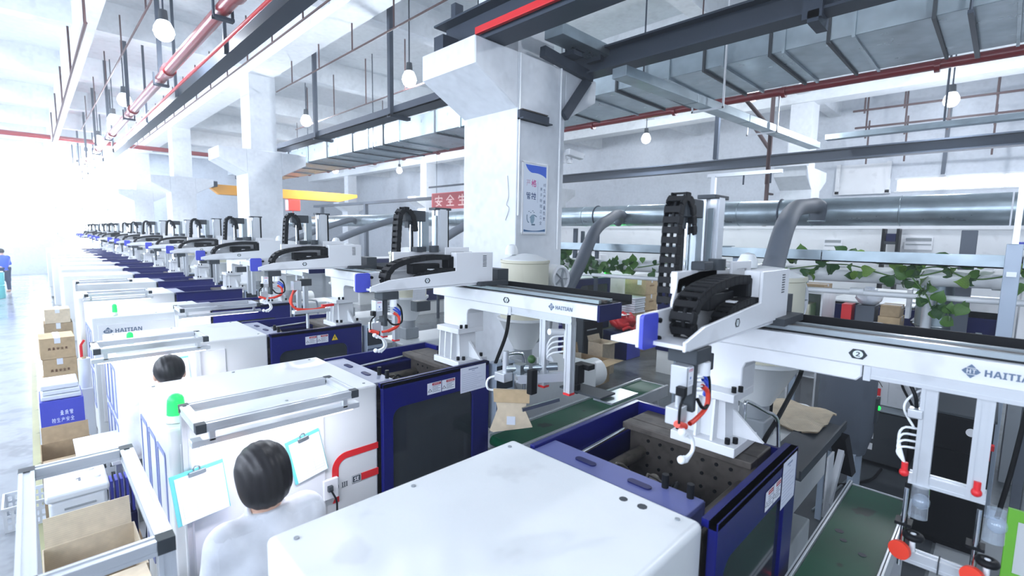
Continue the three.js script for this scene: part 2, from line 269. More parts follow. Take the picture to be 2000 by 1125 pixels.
    g.fillStyle = '#416b96'; g.beginPath(); g.moveTo(20, 975); g.quadraticCurveTo(260, 1020, 502, 965); g.lineTo(502, 1005); g.lineTo(20, 1012); g.fill();
  })),
  banner: sheetMat(canvasTex(512, 128, (x) => { x.fillStyle = '#a8202a'; x.fillRect(0, 0, 512, 128); ['an', 'quan', 'sheng', 'chan'].forEach((n, k) => glyph(x, n, 20 + k * 124, 16, 92, '#e9c6c0', 0.11)); })),
  cartonText: printed(canvasTex(256, 64, (x) => { ['zhi', 'liang', 'an', 'quan', 'ze'].forEach((n, k) => glyph(x, n, 8 + k * 49, 12, 40, '#6b4a30', 0.12)); }), { opacity: 0.9 }),
  whiteText: printed(canvasTex(256, 128, (x) => { ['liang', 'zhi', 'guan'].forEach((n, k) => glyph(x, n, 96 + k * 50, 8, 42, '#cfd8ff', 0.12)); ['kong', 'sheng', 'chan', 'an', 'quan'].forEach((n, k) => glyph(x, n, 6 + k * 49, 70, 42, '#cfd8ff', 0.12)); })),
  one: printed(canvasTex(64, 96, (x) => { x.fillStyle = '#5c6470'; x.font = 'bold 88px sans-serif'; x.textAlign = 'center'; x.fillText('1', 32, 82); })),
  tag: sheetMat(canvasTex(128, 192, (x) => { x.fillStyle = '#eef1f6'; x.fillRect(0, 0, 128, 192); x.fillStyle = '#c2486a'; x.fillRect(16, 18, 96, 10); x.fillRect(16, 36, 96, 6); x.fillStyle = '#3d6fc0'; x.fillRect(50, 96, 26, 26); x.fillStyle = '#9aa4b4'; for (let k = 0; k < 3; k++) x.fillRect(20, 138 + k * 14, 88, 5); })),
  keys: sheetMat(canvasTex(128, 128, (x) => { x.fillStyle = '#4a5876'; x.fillRect(0, 0, 128, 128); x.fillStyle = '#a7b3cc'; for (let i = 0; i < 3; i++) for (let j = 0; j < 5; j++) x.fillRect(8 + i * 16, 10 + j * 22, 11, 14); x.fillStyle = '#8d9ab8'; for (let i = 0; i < 4; i++) for (let j = 0; j < 5; j++) x.fillRect(64 + i * 15, 10 + j * 22, 10, 12); })),
};

// ---------------------------------------------------------------- the setting
const A0 = -4.2, A1 = 17, B0 = -6, B1 = 34, TOP = 6.5;
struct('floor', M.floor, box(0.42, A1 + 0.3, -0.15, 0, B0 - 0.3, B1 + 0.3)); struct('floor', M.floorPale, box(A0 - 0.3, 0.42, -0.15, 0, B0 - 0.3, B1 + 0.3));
struct('ceiling', M.ceil, box(A0 - 0.3, A1 + 0.3, TOP, TOP + 0.2, B0 - 0.3, B1 + 0.3));
struct('wall_near', M.wall, box(A0 - 0.3, A1 + 0.3, 0, TOP, B0 - 0.3, B0));
{ // aisle wall with its window band, gable wall with two windows and a gate, right wall with strip window
  const holesL = []; for (let k = 0; k < 9; k++) { const c = -3 + k * 4; holesL.push(rrect(c - 1.4, c + 1.4, 2.0, 5.2, 0.01, 1)); }
  struct('wall_left', M.wall, prismA([[B0, 0], [B1, 0], [B1, TOP], [B0, TOP]], A0 - 0.3, A0, 0, holesL));
  for (let k = 0; k < 9; k++) {
    const c = -3 + k * 4, w = struct('window_' + (k + 1), M.white2, box(A0 - 0.2, A0 - 0.1, 2.0, 2.06, c - 1.4, c + 1.4), box(A0 - 0.2, A0 - 0.1, 5.14, 5.2, c - 1.4, c + 1.4), box(A0 - 0.2, A0 - 0.1, 2, 5.2, c - 1.4, c - 1.34), box(A0 - 0.2, A0 - 0.1, 2, 5.2, c + 1.34, c + 1.4), box(A0 - 0.2, A0 - 0.1, 2, 5.2, c - 0.03, c + 0.03), box(A0 - 0.2, A0 - 0.1, 3.57, 3.63, c - 1.4, c + 1.4));
    for (const s of [-1, 1]) for (const y of [2.06, 3.63]) part(w, 'pane', M.paneGlow, box(A0 - 0.17, A0 - 0.15, y, y + 1.51, c + (s < 0 ? -1.34 : 0.03), c + (s < 0 ? -0.03 : 1.34)));
  }
  struct('wall_far', M.wall, prismB([[A0, 0], [A1, 0], [A1, TOP], [A0, TOP]], B1, B1 + 0.3, 0, [rrect(0, 4.1, 4.1, 5.95, 0.01, 1), rrect(0, 4.1, 2.0, 3.35, 0.01, 1), rrect(1.3, 3.4, 0.02, 1.85, 0.01, 1)]));
  [[0, 4.1, 4.1, 5.95], [0, 4.1, 2.0, 3.35], [1.3, 3.4, 0.02, 1.85]].forEach(([a0, a1, y0, y1], k) => {
    const bars = [], n = k === 2 ? 2 : 4, gl = mat(0xffffff, 0.5, 0, { emissive: new THREE.Color(0xeaf4ff), emissiveIntensity: 16 });
    for (let i = 0; i <= n; i++) { const a = a0 + (a1 - a0) * i / n; bars.push(box(a - 0.03, a + 0.03, y0, y1, B1 + 0.08, B1 + 0.16)); }
    bars.push(box(a0, a1, y0, y0 + 0.06, B1 + 0.08, B1 + 0.16), box(a0, a1, y1 - 0.06, y1, B1 + 0.08, B1 + 0.16));
    const w = struct(k === 2 ? 'door_1' : 'window_' + (10 + k), M.white2, ...bars);
    for (let i = 0; i < n; i++) part(w, 'pane', gl, box(a0 + (a1 - a0) * i / n + 0.03, a0 + (a1 - a0) * (i + 1) / n - 0.03, y0 + 0.06, y1 - 0.06, B1 + 0.11, B1 + 0.13));
  });
  struct('wall_right', M.wall, prismA([[B0, 0], [B1, 0], [B1, TOP], [B0, TOP]], A1, A1 + 0.3, 0, [rrect(-2.9, 2.25, 3.72, 4.06, 0.01, 1)]));
  const bars = [box(A1 - 0.03, A1 + 0.12, 3.70, 3.74, -2.95, 2.3), box(A1 - 0.03, A1 + 0.12, 4.04, 4.09, -2.95, 2.3)];
  for (let i = 0; i <= 5; i++) bars.push(box(A1 + 0.04, A1 + 0.1, 3.72, 4.06, -2.93 + i * 1.03, -2.87 + i * 1.03));
  const w = struct('window_12', M.white2, ...bars), gl = glow(0xe8eeff, 9);
  for (let i = 0; i < 5; i++) part(w, 'pane', gl, box(A1 + 0.06, A1 + 0.08, 3.74, 4.04, -2.87 + i * 1.03, -1.9 + i * 1.03));
  struct('window_13', M.white2, box(A1 - 0.07, A1, 3.74, 4.52, 2.45, 3.62), box(A1 - 0.12, A1, 3.68, 3.78, 2.38, 3.7), box(A1 - 0.12, A1, 3.7, 4.55, 3.58, 3.68), box(A1 - 0.12, A1, 3.7, 4.55, 2.4, 2.5));
}
function column(a, b, w, d, corbels) {
  const g = [box(a, a + w, 0, 4.13, b, b + d, 0.012), box(a + 0.13, a + w - 0.05, 4.13, TOP, b + 0.14, b + d - 0.08)];
  const c = 0.55;
  if (corbels) for (const s of [0, 1]) {
    const e = s ? a + w : a, q = s ? 1 : -1, pts = [[e, 3.6], [e, 4.13], [e + q * c, 4.13], [e + q * c, 3.89]];
    g.push(prismB(s ? pts.reverse() : pts, b, b + d, 0.01));
  }
  return struct('column', M.conc, ...g);
}
const COLB = [3.5, 11.85, 20.0, 28.2];
COLB.forEach((b, i) => column(3.5, b, i ? 0.73 : 0.73, 0.835, true));
[3.5, 11.85, 20.0, 28.2].forEach((b) => column(13.8, b, 0.73, 0.72, true));
for (const [a, w, h] of [[3.62, 0.52, 0.72], [13.85, 0.5, 0.75], [0.78, 0.2, 0.95], [8.9, 0.3, 0.8], [-2.2, 0.3, 0.95]]) struct('beam', M.ceil, box(a, a + w, TOP - h, TOP, B0, B1));
for (let b = 3.85; b < 33; b += 4.17) struct('beam', M.ceil, box(A0, A1, TOP - 0.55, TOP, b - 0.14, b + 0.14));
struct('trim_1', M.paleYellow, box(-0.12, -0.06, 0, 0.003, -2, 32));

// ---------------------------------------------------------------- injection moulding machines
const MA = 0.36, MB = [0.56, 2.40, 4.17, 5.92]; for (let k = 4; k < 15; k++) MB.push(5.92 + (k - 3) * 1.82);
function machine(bf, label, far, near) {
  const t = T('injection_moulding_machine', label, 'machine', [near ? MA + 0.05 : MA, 0, bf], 'injection moulding machines in the long row');
  part(t, 'machine_bed', M.white, box(0.03, 1.78, 0.04, 0.5, 0.04, 0.77, 0.01), box(1.78, 2.72, 0.04, 0.74, 0.1, 0.72, 0.01));
  part(t, 'clamp_cover', M.white, box(0, 0.97, 0.36, 1.51, 0, 0.81, near ? 0.022 : 0.012));
  const gp = part(t, 'front_guard', M.navy, prismB([[0.985, 0.36], [1.78, 0.36], [1.78, 1.51], [0.985, 1.51]], -0.035, -0.005, 0.003, [rrect(1.05, 1.64, 0.74, 1.355, 0.06)]), box(0.985, 1.78, 1.485, 1.51, -0.035, 0.015), box(1.762, 1.78, 1.2, 1.482, -0.02, 0.13));
  part(gp, 'guard_window', M.glass, box(1.04, 1.65, 0.73, 1.365, -0.022, -0.019));
  part(t, 'rear_guard', M.navy, box(0.98, 1.79, 0.36, 1.51, 0.70, 0.725, 0.003), box(1.77, 1.79, 1.1, 1.51, 0.55, 0.70), box(1.0, 1.77, 1.40, 1.412, 0.655, 0.70));
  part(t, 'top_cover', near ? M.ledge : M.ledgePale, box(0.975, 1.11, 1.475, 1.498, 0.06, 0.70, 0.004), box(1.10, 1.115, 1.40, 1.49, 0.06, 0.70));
  part(t, 'fixed_platen', M.dirty, box(1.60, 1.76, 0.52, 1.485, 0.06, 0.64, 0.008), box(1.53, 1.60, 1.455, 1.485, 0.06, 0.64, 0.004));
  part(t, 'moving_platen', M.dirty, box(1.14, 1.25, 0.52, 1.36, 0.07, 0.63, 0.008));
  for (const [y, b] of [[1.34, 0.115], [1.34, 0.575], [0.72, 0.115], [0.72, 0.575]]) part(t, 'tie_bar', M.mould, cyl([1.0, y, b], [1.62, y, b], 0.030, 0.028, 14));
  part(t, 'mould_half', M.mould, box(1.25, 1.375, 0.72, 1.20, 0.19, 0.50, 0.006)); part(t, 'mould_half', M.mould, box(1.47, 1.60, 0.72, 1.18, 0.19, 0.50, 0.006));
  part(t, 'barrel', M.dirty, cyl([1.76, 1.0, 0.4], [3.0, 1.0, 0.4], 0.075, 0.075, 14));
  part(t, 'barrel_cover', M.grey, prismA([[0.24, 0.95], [0.56, 0.95], [0.56, 1.13], [0.5, 1.2], [0.3, 1.2], [0.24, 1.13]], 1.84, 2.34, 0.004));
  part(t, 'injection_carriage', M.white, box(2.34, 3.3, 0.78, 1.2, 0.16, 0.66, 0.02), cyl([3.3, 1.0, 0.4], [3.62, 1.0, 0.4], 0.14, 0.14, 18));
  const cp = near ? null : part(t, 'control_panel', M.post, box(1.815, 1.99, 1.02, 1.484, -0.07, 0.03, 0.008));
  if (!near) part(cp, 'screen', M.screen, box(1.818, 1.967, 1.30, 1.47, -0.075, -0.068, 0.002)); 
  if (!far) {
    if (!near) decal(cp, 'keypad', P.keys, [1.892, 1.17, -0.0712], 0.15, 0.2, 'B');
    if (!near) part(t, 'grab_handle', M.chrome, tube([[1.88, 1.44, -0.06], [1.90, 1.53, -0.06], [2.05, 1.52, -0.05], [2.10, 1.46, -0.05], [2.11, 1.1, -0.05]], 0.012, 8, 30));
    for (let k = 0; k < 3; k++) for (let j = 0; j < 2; j++) part(t, 'side_vent', M.ventBlue, prismA(rrect(0.08 + k * 0.23, 0.28 + k * 0.23, 0.62 + j * 0.4, 0.98 + j * 0.4, 0.02, 2), -0.004, 0.01, 0, [rrect(0.10 + k * 0.23, 0.26 + k * 0.23, 0.64 + j * 0.4, 0.96 + j * 0.4, 0.01, 2)]));
    part(t, 'front_door', M.white2, box(0.04, 0.66, 0.5, 1.44, -0.012, 0.004, 0.004));
    for (const [a, b] of [[0.06, 0.74], [0.45, 0.76], [0.9, 0.76], [0.06, 0.06], [0.92, 0.06], [0.5, 0.05]]) part(t, 'cover_screw', M.grey, cyl([a, 1.508, b], [a, 1.5135, b], 0.008, 0.008, 8));
    part(t, 'guide_rod', M.chrome, cyl([1.10, 1.44, 0.62], [1.56, 1.46, 0.62], 0.009, 0.009, 8));
    part(t, 'lifting_eye', M.steel, ring([1.32, 1.265, 0.46], 0.028, 0.011, 'a'), cyl([1.32, 1.20, 0.46], [1.32, 1.245, 0.46], 0.014));
    const hoses = [];
    for (let k = 0; k < 9; k++) { const b = rr(0.16, 0.52); hoses.push(tube([[1.13, 1.37 + rr(0, 0.03), b], [1.2 + rr(0, 0.05), 1.41 + rr(0, 0.05), b + rr(-0.05, 0.05)], [1.3 + rr(0, 0.06), 1.30 + rr(0, 0.04), b + rr(-0.09, 0.09)], [1.36 + rr(0, 0.1), 1.19, b + rr(-0.1, 0.1)]], rr(0.005, 0.009), 5, 12)); }
    hoses.forEach((h, i) => part(t, 'hydraulic_hose', i < 5 ? M.rubber : M.mould, h));
    for (const b of [0.10, 0.19]) part(t, 'peg', M.black, cyl([1.09, 1.49, b], [1.09, 1.545, b], 0.012, 0.012, 10));
    for (const b of [0.26, 0.49]) part(t, 'slot_handle', M.navy2, prismY(rrect(1.025, 1.055, b - 0.045, b + 0.045, 0.014, 3), 1.496, 1.503));
    const holes = []; for (const b of [0.16, 0.22, 0.28, 0.42, 0.48, 0.54]) for (const y of [1.22, 1.28, 1.34, 1.40]) if ((Math.round(b * 100) + Math.round(y * 100)) % 4 < 3) holes.push(cyl([1.596, y, b], [1.601, y, b], 0.008, 0.008, 8));
    for (const h of holes) part(t, 'bolt_hole', M.black, h);
    part(t, 'linkage', M.mould, box(1.12, 1.14, 1.2, 1.39, 0.2, 0.5), cyl([1.12, 1.36, 0.3], [1.3, 1.40, 0.34], 0.02), cyl([1.14, 1.37, 0.22], [1.27, 1.37, 0.22], 0.026), box(1.40, 1.43, 0.9, 1.22, 0.24, 0.46));
  }
  return t;
}
function whiteSheet(t) { decal(t, 'notice_sheet', P.form, [1.64, 1.42, -0.0375], 0.215, 0.165, 'B'); }
const m0 = machine(MB[0], 'nearest moulding machine, its cream cover filling the bottom foreground', false, true);
decal(m0, 'warning_label', P.warn, [1.485, 1.415, -0.0375], 0.17, 0.075, 'B'); decal(m0, 'notice_sheet', P.form, [1.67, 1.405, -0.0375], 0.17, 0.19, 'B');
part(m0, 'cover_smudge', M.dgrey, cyl([0.90, 1.509, 0.235], [0.90, 1.5112, 0.235], 0.014, 0.014, 8)); part(m0, 'cover_smudge', M.dgrey, cyl([0.905, 1.509, 0.17], [0.905, 1.5112, 0.17], 0.016, 0.016, 8));
part(m0, 'pilot_light', M.redGlow, ball([1.77, 0.92, -0.042], 0.006));
const m1 = machine(MB[1], 'white and navy moulding machine with red stripes beside the front operator', false);
decal(m1, 'warning_label', P.warn, [1.385, 1.42, -0.0375], 0.21, 0.07, 'B'); whiteSheet(m1);
{ // red stripes and model lettering on the cover front
  const arc = []; for (let i = 0; i <= 8; i++) { const t = Math.PI - i / 8 * Math.PI / 2; arc.push([t, i]); }
  const outer = arc.map(([t]) => [0.785 + 0.085 * Math.cos(t), 1.09 + 0.085 * Math.sin(t)]), inner = arc.map(([t]) => [0.785 + 0.05 * Math.cos(t), 1.09 + 0.05 * Math.sin(t)]).reverse();
  part(m1, 'red_stripe', M.red, prismB([[0.70, 1.05], ...outer, [0.969, 1.175], [0.969, 1.14], ...inner, [0.735, 1.05]], -0.004, 0.001));
  part(m1, 'red_stripe', M.red, prismB([[0.865, 0.985], [0.969, 0.985], [0.969, 1.025], [0.865, 1.025]], -0.004, 0.001));
  part(m1, 'red_stripe', M.red, prismB([[0.70, 0.91], [0.735, 0.91], [0.735, 0.94], [0.715, 0.94]], -0.004, 0.001));
  decal(m1, 'lettering', P.model, [0.745, 0.995, -0.003], 0.125, 0.052, 'B'); decal(m1, 'lettering', P.se, [0.837, 1.004, -0.003], 0.055, 0.044, 'B');
}
const m2 = machine(MB[2], 'white and navy moulding machine behind the front one, beside the second operator', false);
decal(m2, 'warning_label', P.warn, [1.36, 1.42, -0.0375], 0.2, 0.07, 'B'); decal(m2, 'hazard_label', P.hazard, [1.52, 1.42, -0.0375], 0.07, 0.07, 'B');
const m3 = machine(MB[3], 'moulding machine with the maker lettering on its white front, third after the nearest', false);
decal(m3, 'lettering', P.logo, [0.24, 1.375, -0.0135], 0.34, 0.085, 'B');
const mFar = machine(MB[4], 'fifth moulding machine from the camera, hazy in the long row', true);
for (let k = 5; k < MB.length; k++) copy(mFar, [MA + (k % 3) * 0.04, 0, MB[k]], ORD[k] + ' moulding machine from the camera, hazy in the long row');

// green signal lamps on the covers
function signal(p, label, r = 0.022) {
  const t = T('signal_lamp', label, 'signal lamp', p, 'green signal lamps on the machines');
  part(t, 'socket', M.white, cyl([0, 0, 0], [0, 0.03, 0], r * 1.2, r * 0.9)); part(t, 'lamp_dome', M.greenGlow, cyl([0, 0.03, 0], [0, 0.09, 0], r, r * 0.9), ball([0, 0.09, 0], r * 0.9));
  const l = new THREE.PointLight(0x20ff60, 0.05); l.position.set(0, 0.07, 0); l.name = 'signal_glow'; t.add(l); return t;
}
signal([MA + 0.05, 1.513, 2.50], 'green signal lamp on the left corner of the red-striped machine', 0.036);
signal([MA + 0.10, 1.513, 4.30], 'green signal lamp on the machine beside the second operator');
signal([MA + 0.18, 1.513, 6.0], 'green signal lamp on the machine with lettering on its front');

// ---------------------------------------------------------------- take-out robots (built for the nearest machine, moved along b for the others)
function chainLinks(path, w, hgt) {      // path of [a, y] points on the chain's middle line; links along it, w wide in b
  const out = [], c = new THREE.CatmullRomCurve3(path.map((p) => new THREE.Vector3(p[0], p[1], 0)), false, 'catmullrom', 0.4), L = c.getLength(), n = Math.max(4, Math.round(L / (hgt * 1.15)));
  for (let i = 0; i < n; i++) {
    const u = (i + 0.5) / n, p = c.getPointAt(u), d = c.getTangentAt(u), len = L / n;
    const g = [];
    for (const s of [-1, 1]) { const q = new RoundedBoxGeometry(len * 1.06, hgt, w * 0.12, 1, hgt * 0.12); q.translate(0, 0, s * w * 0.44); g.push(q); }
    for (const s of [-1, 1]) g.push(new THREE.BoxGeometry(len * 0.62, hgt * 0.16, w).translate(0, s * hgt * 0.4, 0));
    const m = new THREE.Matrix4().makeRotationZ(Math.atan2(d.y, d.x));
    out.push(g.map((q) => fin(q.applyMatrix4(m).translate(p.x, p.y, 0))));
  }
  return out;
}
function chain(t, b, path, w, hgt, fine) {
  const links = chainLinks(path, w, hgt).map((gs) => gs.map((g) => g.translate(0, 0, -b)));
  const p = part(t, 'cable_chain', M.rubber, ...links[0]);
  if (fine) for (const l of links.slice(1)) part(p, 'chain_link', M.rubber, ...l);
  else if (links.length > 1) part(p, 'chain_link', M.rubber, ...links.slice(1).flat());
  const c = path.map((q) => [q[0], q[1], b]); part(p, 'cable', M.rubber, tube(c, hgt * 0.22, 6, 30, 0.4));
  return p;
}
function extrusion(p0, p1, w, h) {   // aluminium profile with grooves
  const g = [beam(p0, p1, w * 0.86, h * 0.86)];
  const up = Math.abs(p0[1] - p1[1]) > 0.5 * Math.hypot(p0[0] - p1[0], p0[1] - p1[1], p0[2] - p1[2]);
  for (const s of [-1, 1]) for (const q of [-1, 1]) {
    const d = up ? [s * w * 0.36, 0, q * h * 0.36] : Math.abs(p0[0] - p1[0]) > Math.abs(p0[2] - p1[2]) ? [0, q * h * 0.36, s * w * 0.36] : [s * w * 0.36, q * h * 0.36, 0];
    g.push(beam(p0.map((v, i) => v + d[i]), p1.map((v, i) => v + d[i]), w * 0.28, h * 0.28));
  }
  g[0].userData.profile = true; return g;
}
const gold = (pts) => pts;
function robot(o) {
  const t = T('take_out_robot', o.label, 'robot', [2.05, 1.488, 0.82], 'take-out robots on the machines');
  const sh = new THREE.Group(); sh.name = 'robot_parts';
  const Q = (g) => { for (const x of [g].flat(3)) x.translate(-2.05, -1.485, 0.82); return [g].flat(3); };   // template coordinates to the robot's own
  const pt = (name, m, ...gs) => part(t, name, m, ...Q(gs.flat(3)));
  const sub = (p, name, m, ...gs) => part(p, name, m, ...Q(gs.flat(3)));
  const dec = (name, m, p, w, h, f) => decal(t, name, m, [p[0] - 2.05, p[1] - 1.485, p[2] - 0.82], w, h, f);
  const ped = pt('pedestal', M.white2, box(1.92, 2.17, 1.485, 1.525, 0.68, 0.95, 0.004), prismA([[0.74, 1.525], [0.93, 1.525], [0.90, 1.70], [0.75, 1.70]], 1.98, 2.12), box(1.935, 2.15, 1.70, 1.735, 0.70, 0.935, 0.004),
    prismB([[1.935, 1.525], [2.0, 1.525], [2.0, 1.70], [1.945, 1.70]], 0.775, 0.785), prismB([[1.935, 1.525], [2.0, 1.525], [2.0, 1.70], [1.945, 1.70]], 0.845, 0.855), prismB([[1.935, 1.525], [2.0, 1.525], [2.0, 1.70], [1.945, 1.70]], 0.905, 0.915),
    prismA([[0.62, 1.525], [0.75, 1.525], [0.75, 1.64]], 2.06, 2.075));
  for (const [a, b] of [[1.95, 0.72], [1.98, 0.70], [2.14, 0.71], [1.95, 0.93]]) sub(ped, 'bolt', M.black, cyl([a, 1.525, b], [a, 1.548, b], 0.011, 0.011, 6));
  pt('bracket', M.white2, prismA([[0.95, 1.735], [0.95, 1.925], [0.31, 1.925], [0.31, 1.885], [0.325, 1.868], [0.66, 1.868], [0.69, 1.855], [0.70, 1.83], [0.70, 1.735]], 2.005, 2.15, 0.004));
  for (const [a, b] of [[2.03, 0.715], [2.06, 0.70]]) sub(ped, 'bolt', M.black, cyl([a - 0.06, 1.735, b - 0.0], [a - 0.06, 1.758, b], 0.010, 0.010, 6));
  const bm = pt('traverse_beam', M.white2, box(2.0, 2.2, 1.925, 2.0, -0.33, 1.07, 0.004));
  sub(bm, 'end_cap', M.navy2, box(2.0, 2.2, 1.92, 2.005, -0.345, -0.33, 0.002));
  sub(bm, 'cable_tray', M.rubber, box(2.2, 2.32, 1.985, 2.0, -0.33, 1.07), box(2.31, 2.32, 2.0, 2.035, -0.33, 1.07), box(2.035, 2.2, 2.0, 2.006, -0.32, 1.06));
  for (const a of [2.05, 2.15]) sub(bm, 'linear_rail', M.steel, box(a - 0.011, a + 0.011, 2.006, 2.024, -0.31, 1.05));
  sub(bm, 'gear_rack', M.dirty, box(2.095, 2.115, 2.006, 2.02, -0.31, 1.05));
  dec('badge', P.hex2, [1.9985, 1.962, 0.325], 0.056, 0.036, 'A'); dec('lettering', P.logo, [1.9985, 1.963, o.logoB], 0.19, 0.046, 'A');
  const rail = pt('support_rail', M.alu, extrusion([2.025, 1.905, 0.285], [2.025, 1.905, o.railEnd], 0.045, 0.045));
  sub(rail, 'rail_clamp', M.alu, box(2.0, 2.06, 1.875, 1.925, 0.285, 0.305));
  // carriage and the two arms reaching back over the mould
  pt('carriage', M.dgrey, box(2.0, 2.24, 2.022, 2.05, 0.56, 0.92), box(2.2, 2.3, 2.0, 2.12, 0.62, 0.8));
  pt('near_plate', M.white2, prismB([[1.26, 2.035], [2.13, 2.045], [2.13, 2.235], [1.83, 2.235], [1.83, 2.125], [1.375, 2.092], [1.26, 2.062]], 0.592, 0.602, 0.002), box(1.84, 2.13, 2.05, 2.235, 0.602, 0.66, 0.004));
  const fp = pt('arm_housing', M.white2, box(1.30, 2.1, 2.03, 2.042, 0.60, 0.735), prismB([[1.24, 2.028], [2.1, 2.035], [2.1, 2.15], [1.24, 2.122]], 0.725, 0.737, 0.002), prismB([[1.47, 2.14], [1.50, 2.215], [1.66, 2.235], [2.08, 2.235], [2.08, 2.12], [1.47, 2.12]], 0.742, 0.752, 0.002), box(1.3, 2.05, 2.02, 2.035, 0.735, 0.86));
  sub(fp, 'end_plate', M.blue, prismB(rrect(1.238, 1.325, 2.022, 2.126, 0.012, 3), 0.712, 0.724)); for (const y of [2.045, 2.10]) sub(fp, 'bolt', M.black, cyl([1.335, y, 0.725], [1.335, y, 0.708], 0.008, 0.008, 6));
  for (let k = 0; k < 8; k++) if (!o.far) pt('vent_slot', M.dgrey, box(2.045, 2.075, 2.145 + k * 0.0095, 2.149 + k * 0.0095, 0.5905, 0.5925));
  dec('badge', P.hex1, [1.62, 2.077, 0.5905], 0.04, 0.03, 'B'); if (!o.far) dec('badge', P.hex3, [1.535, 2.178, 0.7405], 0.04, 0.03, 'B');
  if (!o.far) { pt('fork_plate', M.white2, prismB([[1.60, 2.055], [1.92, 2.075], [1.92, 2.11], [1.65, 2.105], [1.60, 2.09]], 0.640, 0.646, 0, [[[1.66, 2.07], [1.78, 2.078], [1.78, 2.088], [1.66, 2.083]]])); }
  pt('gear_box', M.white2, box(1.49, 1.80, 2.165, 2.238, 0.742, 0.765, 0.003), prismB([[1.83, 2.15], [2.02, 2.15], [2.02, 2.265], [1.83, 2.265]], 0.70, 0.71, 0.002, [rrect(1.87, 1.98, 2.175, 2.235, 0.01, 2)]));
  const mo = pt('drive_motor', M.black, cyl([1.90, 2.175, 0.665], [2.02, 2.175, 0.665], 0.04, 0.04, 16), box(1.80, 1.90, 2.14, 2.21, 0.63, 0.70, 0.006), box(1.56, 1.76, 2.11, 2.17, 0.66, 0.72, 0.008));
  sub(mo, 'motor_cap', M.dgrey, cyl([2.02, 2.175, 0.665], [2.03, 2.175, 0.665], 0.028)); sub(mo, 'terminal_box', M.dgrey, box(1.63, 1.70, 2.238, 2.268, 0.715, 0.765, 0.004), cyl([1.765, 2.235, 0.73], [1.765, 2.275, 0.73], 0.030, 0.030, 12));
  pt('lever', M.alu, beam([1.90, 2.08, 0.61], [1.95, 2.20, 0.61], 0.014, 0.014)); pt('sensor', M.airTube, box(1.85, 1.88, 2.09, 2.105, 0.61, 0.64), box(1.66, 1.69, 2.125, 2.14, 0.62, 0.65));
  chain(t, 0.665 - 0.82, gold([[1.82, 2.205], [1.68, 2.208], [1.52, 2.19], [1.43, 2.16], [1.388, 2.11], [1.40, 2.065], [1.44, 2.047]]).map(([a, y]) => [a - 2.05, y - 1.485]), 0.075, 0.032, !o.far);
  chain(t, 0.63 - 0.82, [[1.88, 2.128], [1.74, 2.13], [1.62, 2.115], [1.565, 2.085], [1.57, 2.058]].map(([a, y]) => [a - 2.05, y - 1.485]), 0.05, 0.026, !o.far);
  chain(t, 0.80 - 0.82, [[1.535, 2.12], [1.545, 2.3], [1.56, 2.45], [1.60, 2.488], [1.645, 2.45], [1.665, 2.36]].map(([a, y]) => [a - 2.05, y - 1.485]), 0.06, 0.03, !o.far);
  const va = pt('vertical_arm', M.alu, extrusion([1.86, 2.05, 0.80], [1.86, 2.50, 0.80], 0.085, 0.055));
  sub(va, 'guide_rail', M.steel, box(1.812, 1.818, 2.06, 2.46, 0.775, 0.795)); sub(va, 'belt', M.black, box(1.904, 1.92, 2.06, 2.50, 0.785, 0.815)); sub(va, 'top_cap', M.dgrey, box(1.80, 1.925, 2.495, 2.51, 0.765, 0.835, 0.003));
  const v2 = pt('vertical_arm', M.steel, extrusion([1.745, 2.05, 0.815], [1.745, 2.48, 0.815], 0.055, 0.04));
  sub(v2, 'top_plate', M.dgrey, box(1.60, 1.74, 2.42, 2.485, 0.78, 0.84, 0.004), box(1.62, 1.67, 2.38, 2.42, 0.79, 0.83)); sub(v2, 'rod', M.chrome, cyl([1.635, 2.05, 0.79], [1.635, 2.40, 0.79], 0.006, 0.006, 8)); sub(v2, 'belt', M.black, box(1.648, 1.662, 2.05, 2.46, 0.80, 0.82));
  // gripper head under the arm
  const gr = pt('gripper_head', M.dgrey, box(1.33, 1.43, 1.985, 2.03, 0.59, 0.68, 0.004), box(1.345, 1.365, 1.84, 1.99, 0.60, 0.66, 0.003), box(1.62, 1.72, 1.88, 1.94, 0.70, 0.77, 0.004));
  if (!o.far) {
    decal(gr, 'label_plate', P.tag, [1.315 - 2.05, 1.955 - 1.485, 0.598 - 0.82], 0.034, 0.055, 'B'); sub(gr, 'valve_block', M.alu, box(1.295, 1.335, 1.90, 1.985, 0.60, 0.65, 0.003), box(1.275, 1.33, 1.815, 1.865, 0.61, 0.65, 0.003), cyl([1.30, 1.865, 0.625], [1.30, 1.90, 0.625], 0.008));
    sub(gr, 'vacuum_cup', M.airTube, ball([1.285, 1.80, 0.60], 0.012), ball([1.30, 1.79, 0.60], 0.011), ball([1.29, 1.715, 0.60], 0.012), ball([1.31, 1.71, 0.60], 0.011), cyl([1.40, 1.945, 0.60], [1.40, 1.985, 0.60], 0.02));
    const c = []; for (let k = 0; k < 5; k++) c.push(tube([[1.37, 1.95 - k * 0.012, 0.605], [1.40, 1.948 - k * 0.013, 0.60], [1.415, 1.94 - k * 0.012, 0.605]], 0.003, 5, 8));
    sub(gr, 'air_hose', M.airTube, ...c, tube([[1.30, 1.79, 0.60], [1.34, 1.765, 0.595], [1.35, 1.73, 0.595], [1.32, 1.70, 0.60]], 0.006, 6, 16), tube([[1.285, 1.80, 0.60], [1.325, 1.775, 0.59], [1.335, 1.73, 0.59], [1.29, 1.71, 0.60]], 0.006, 6, 16));
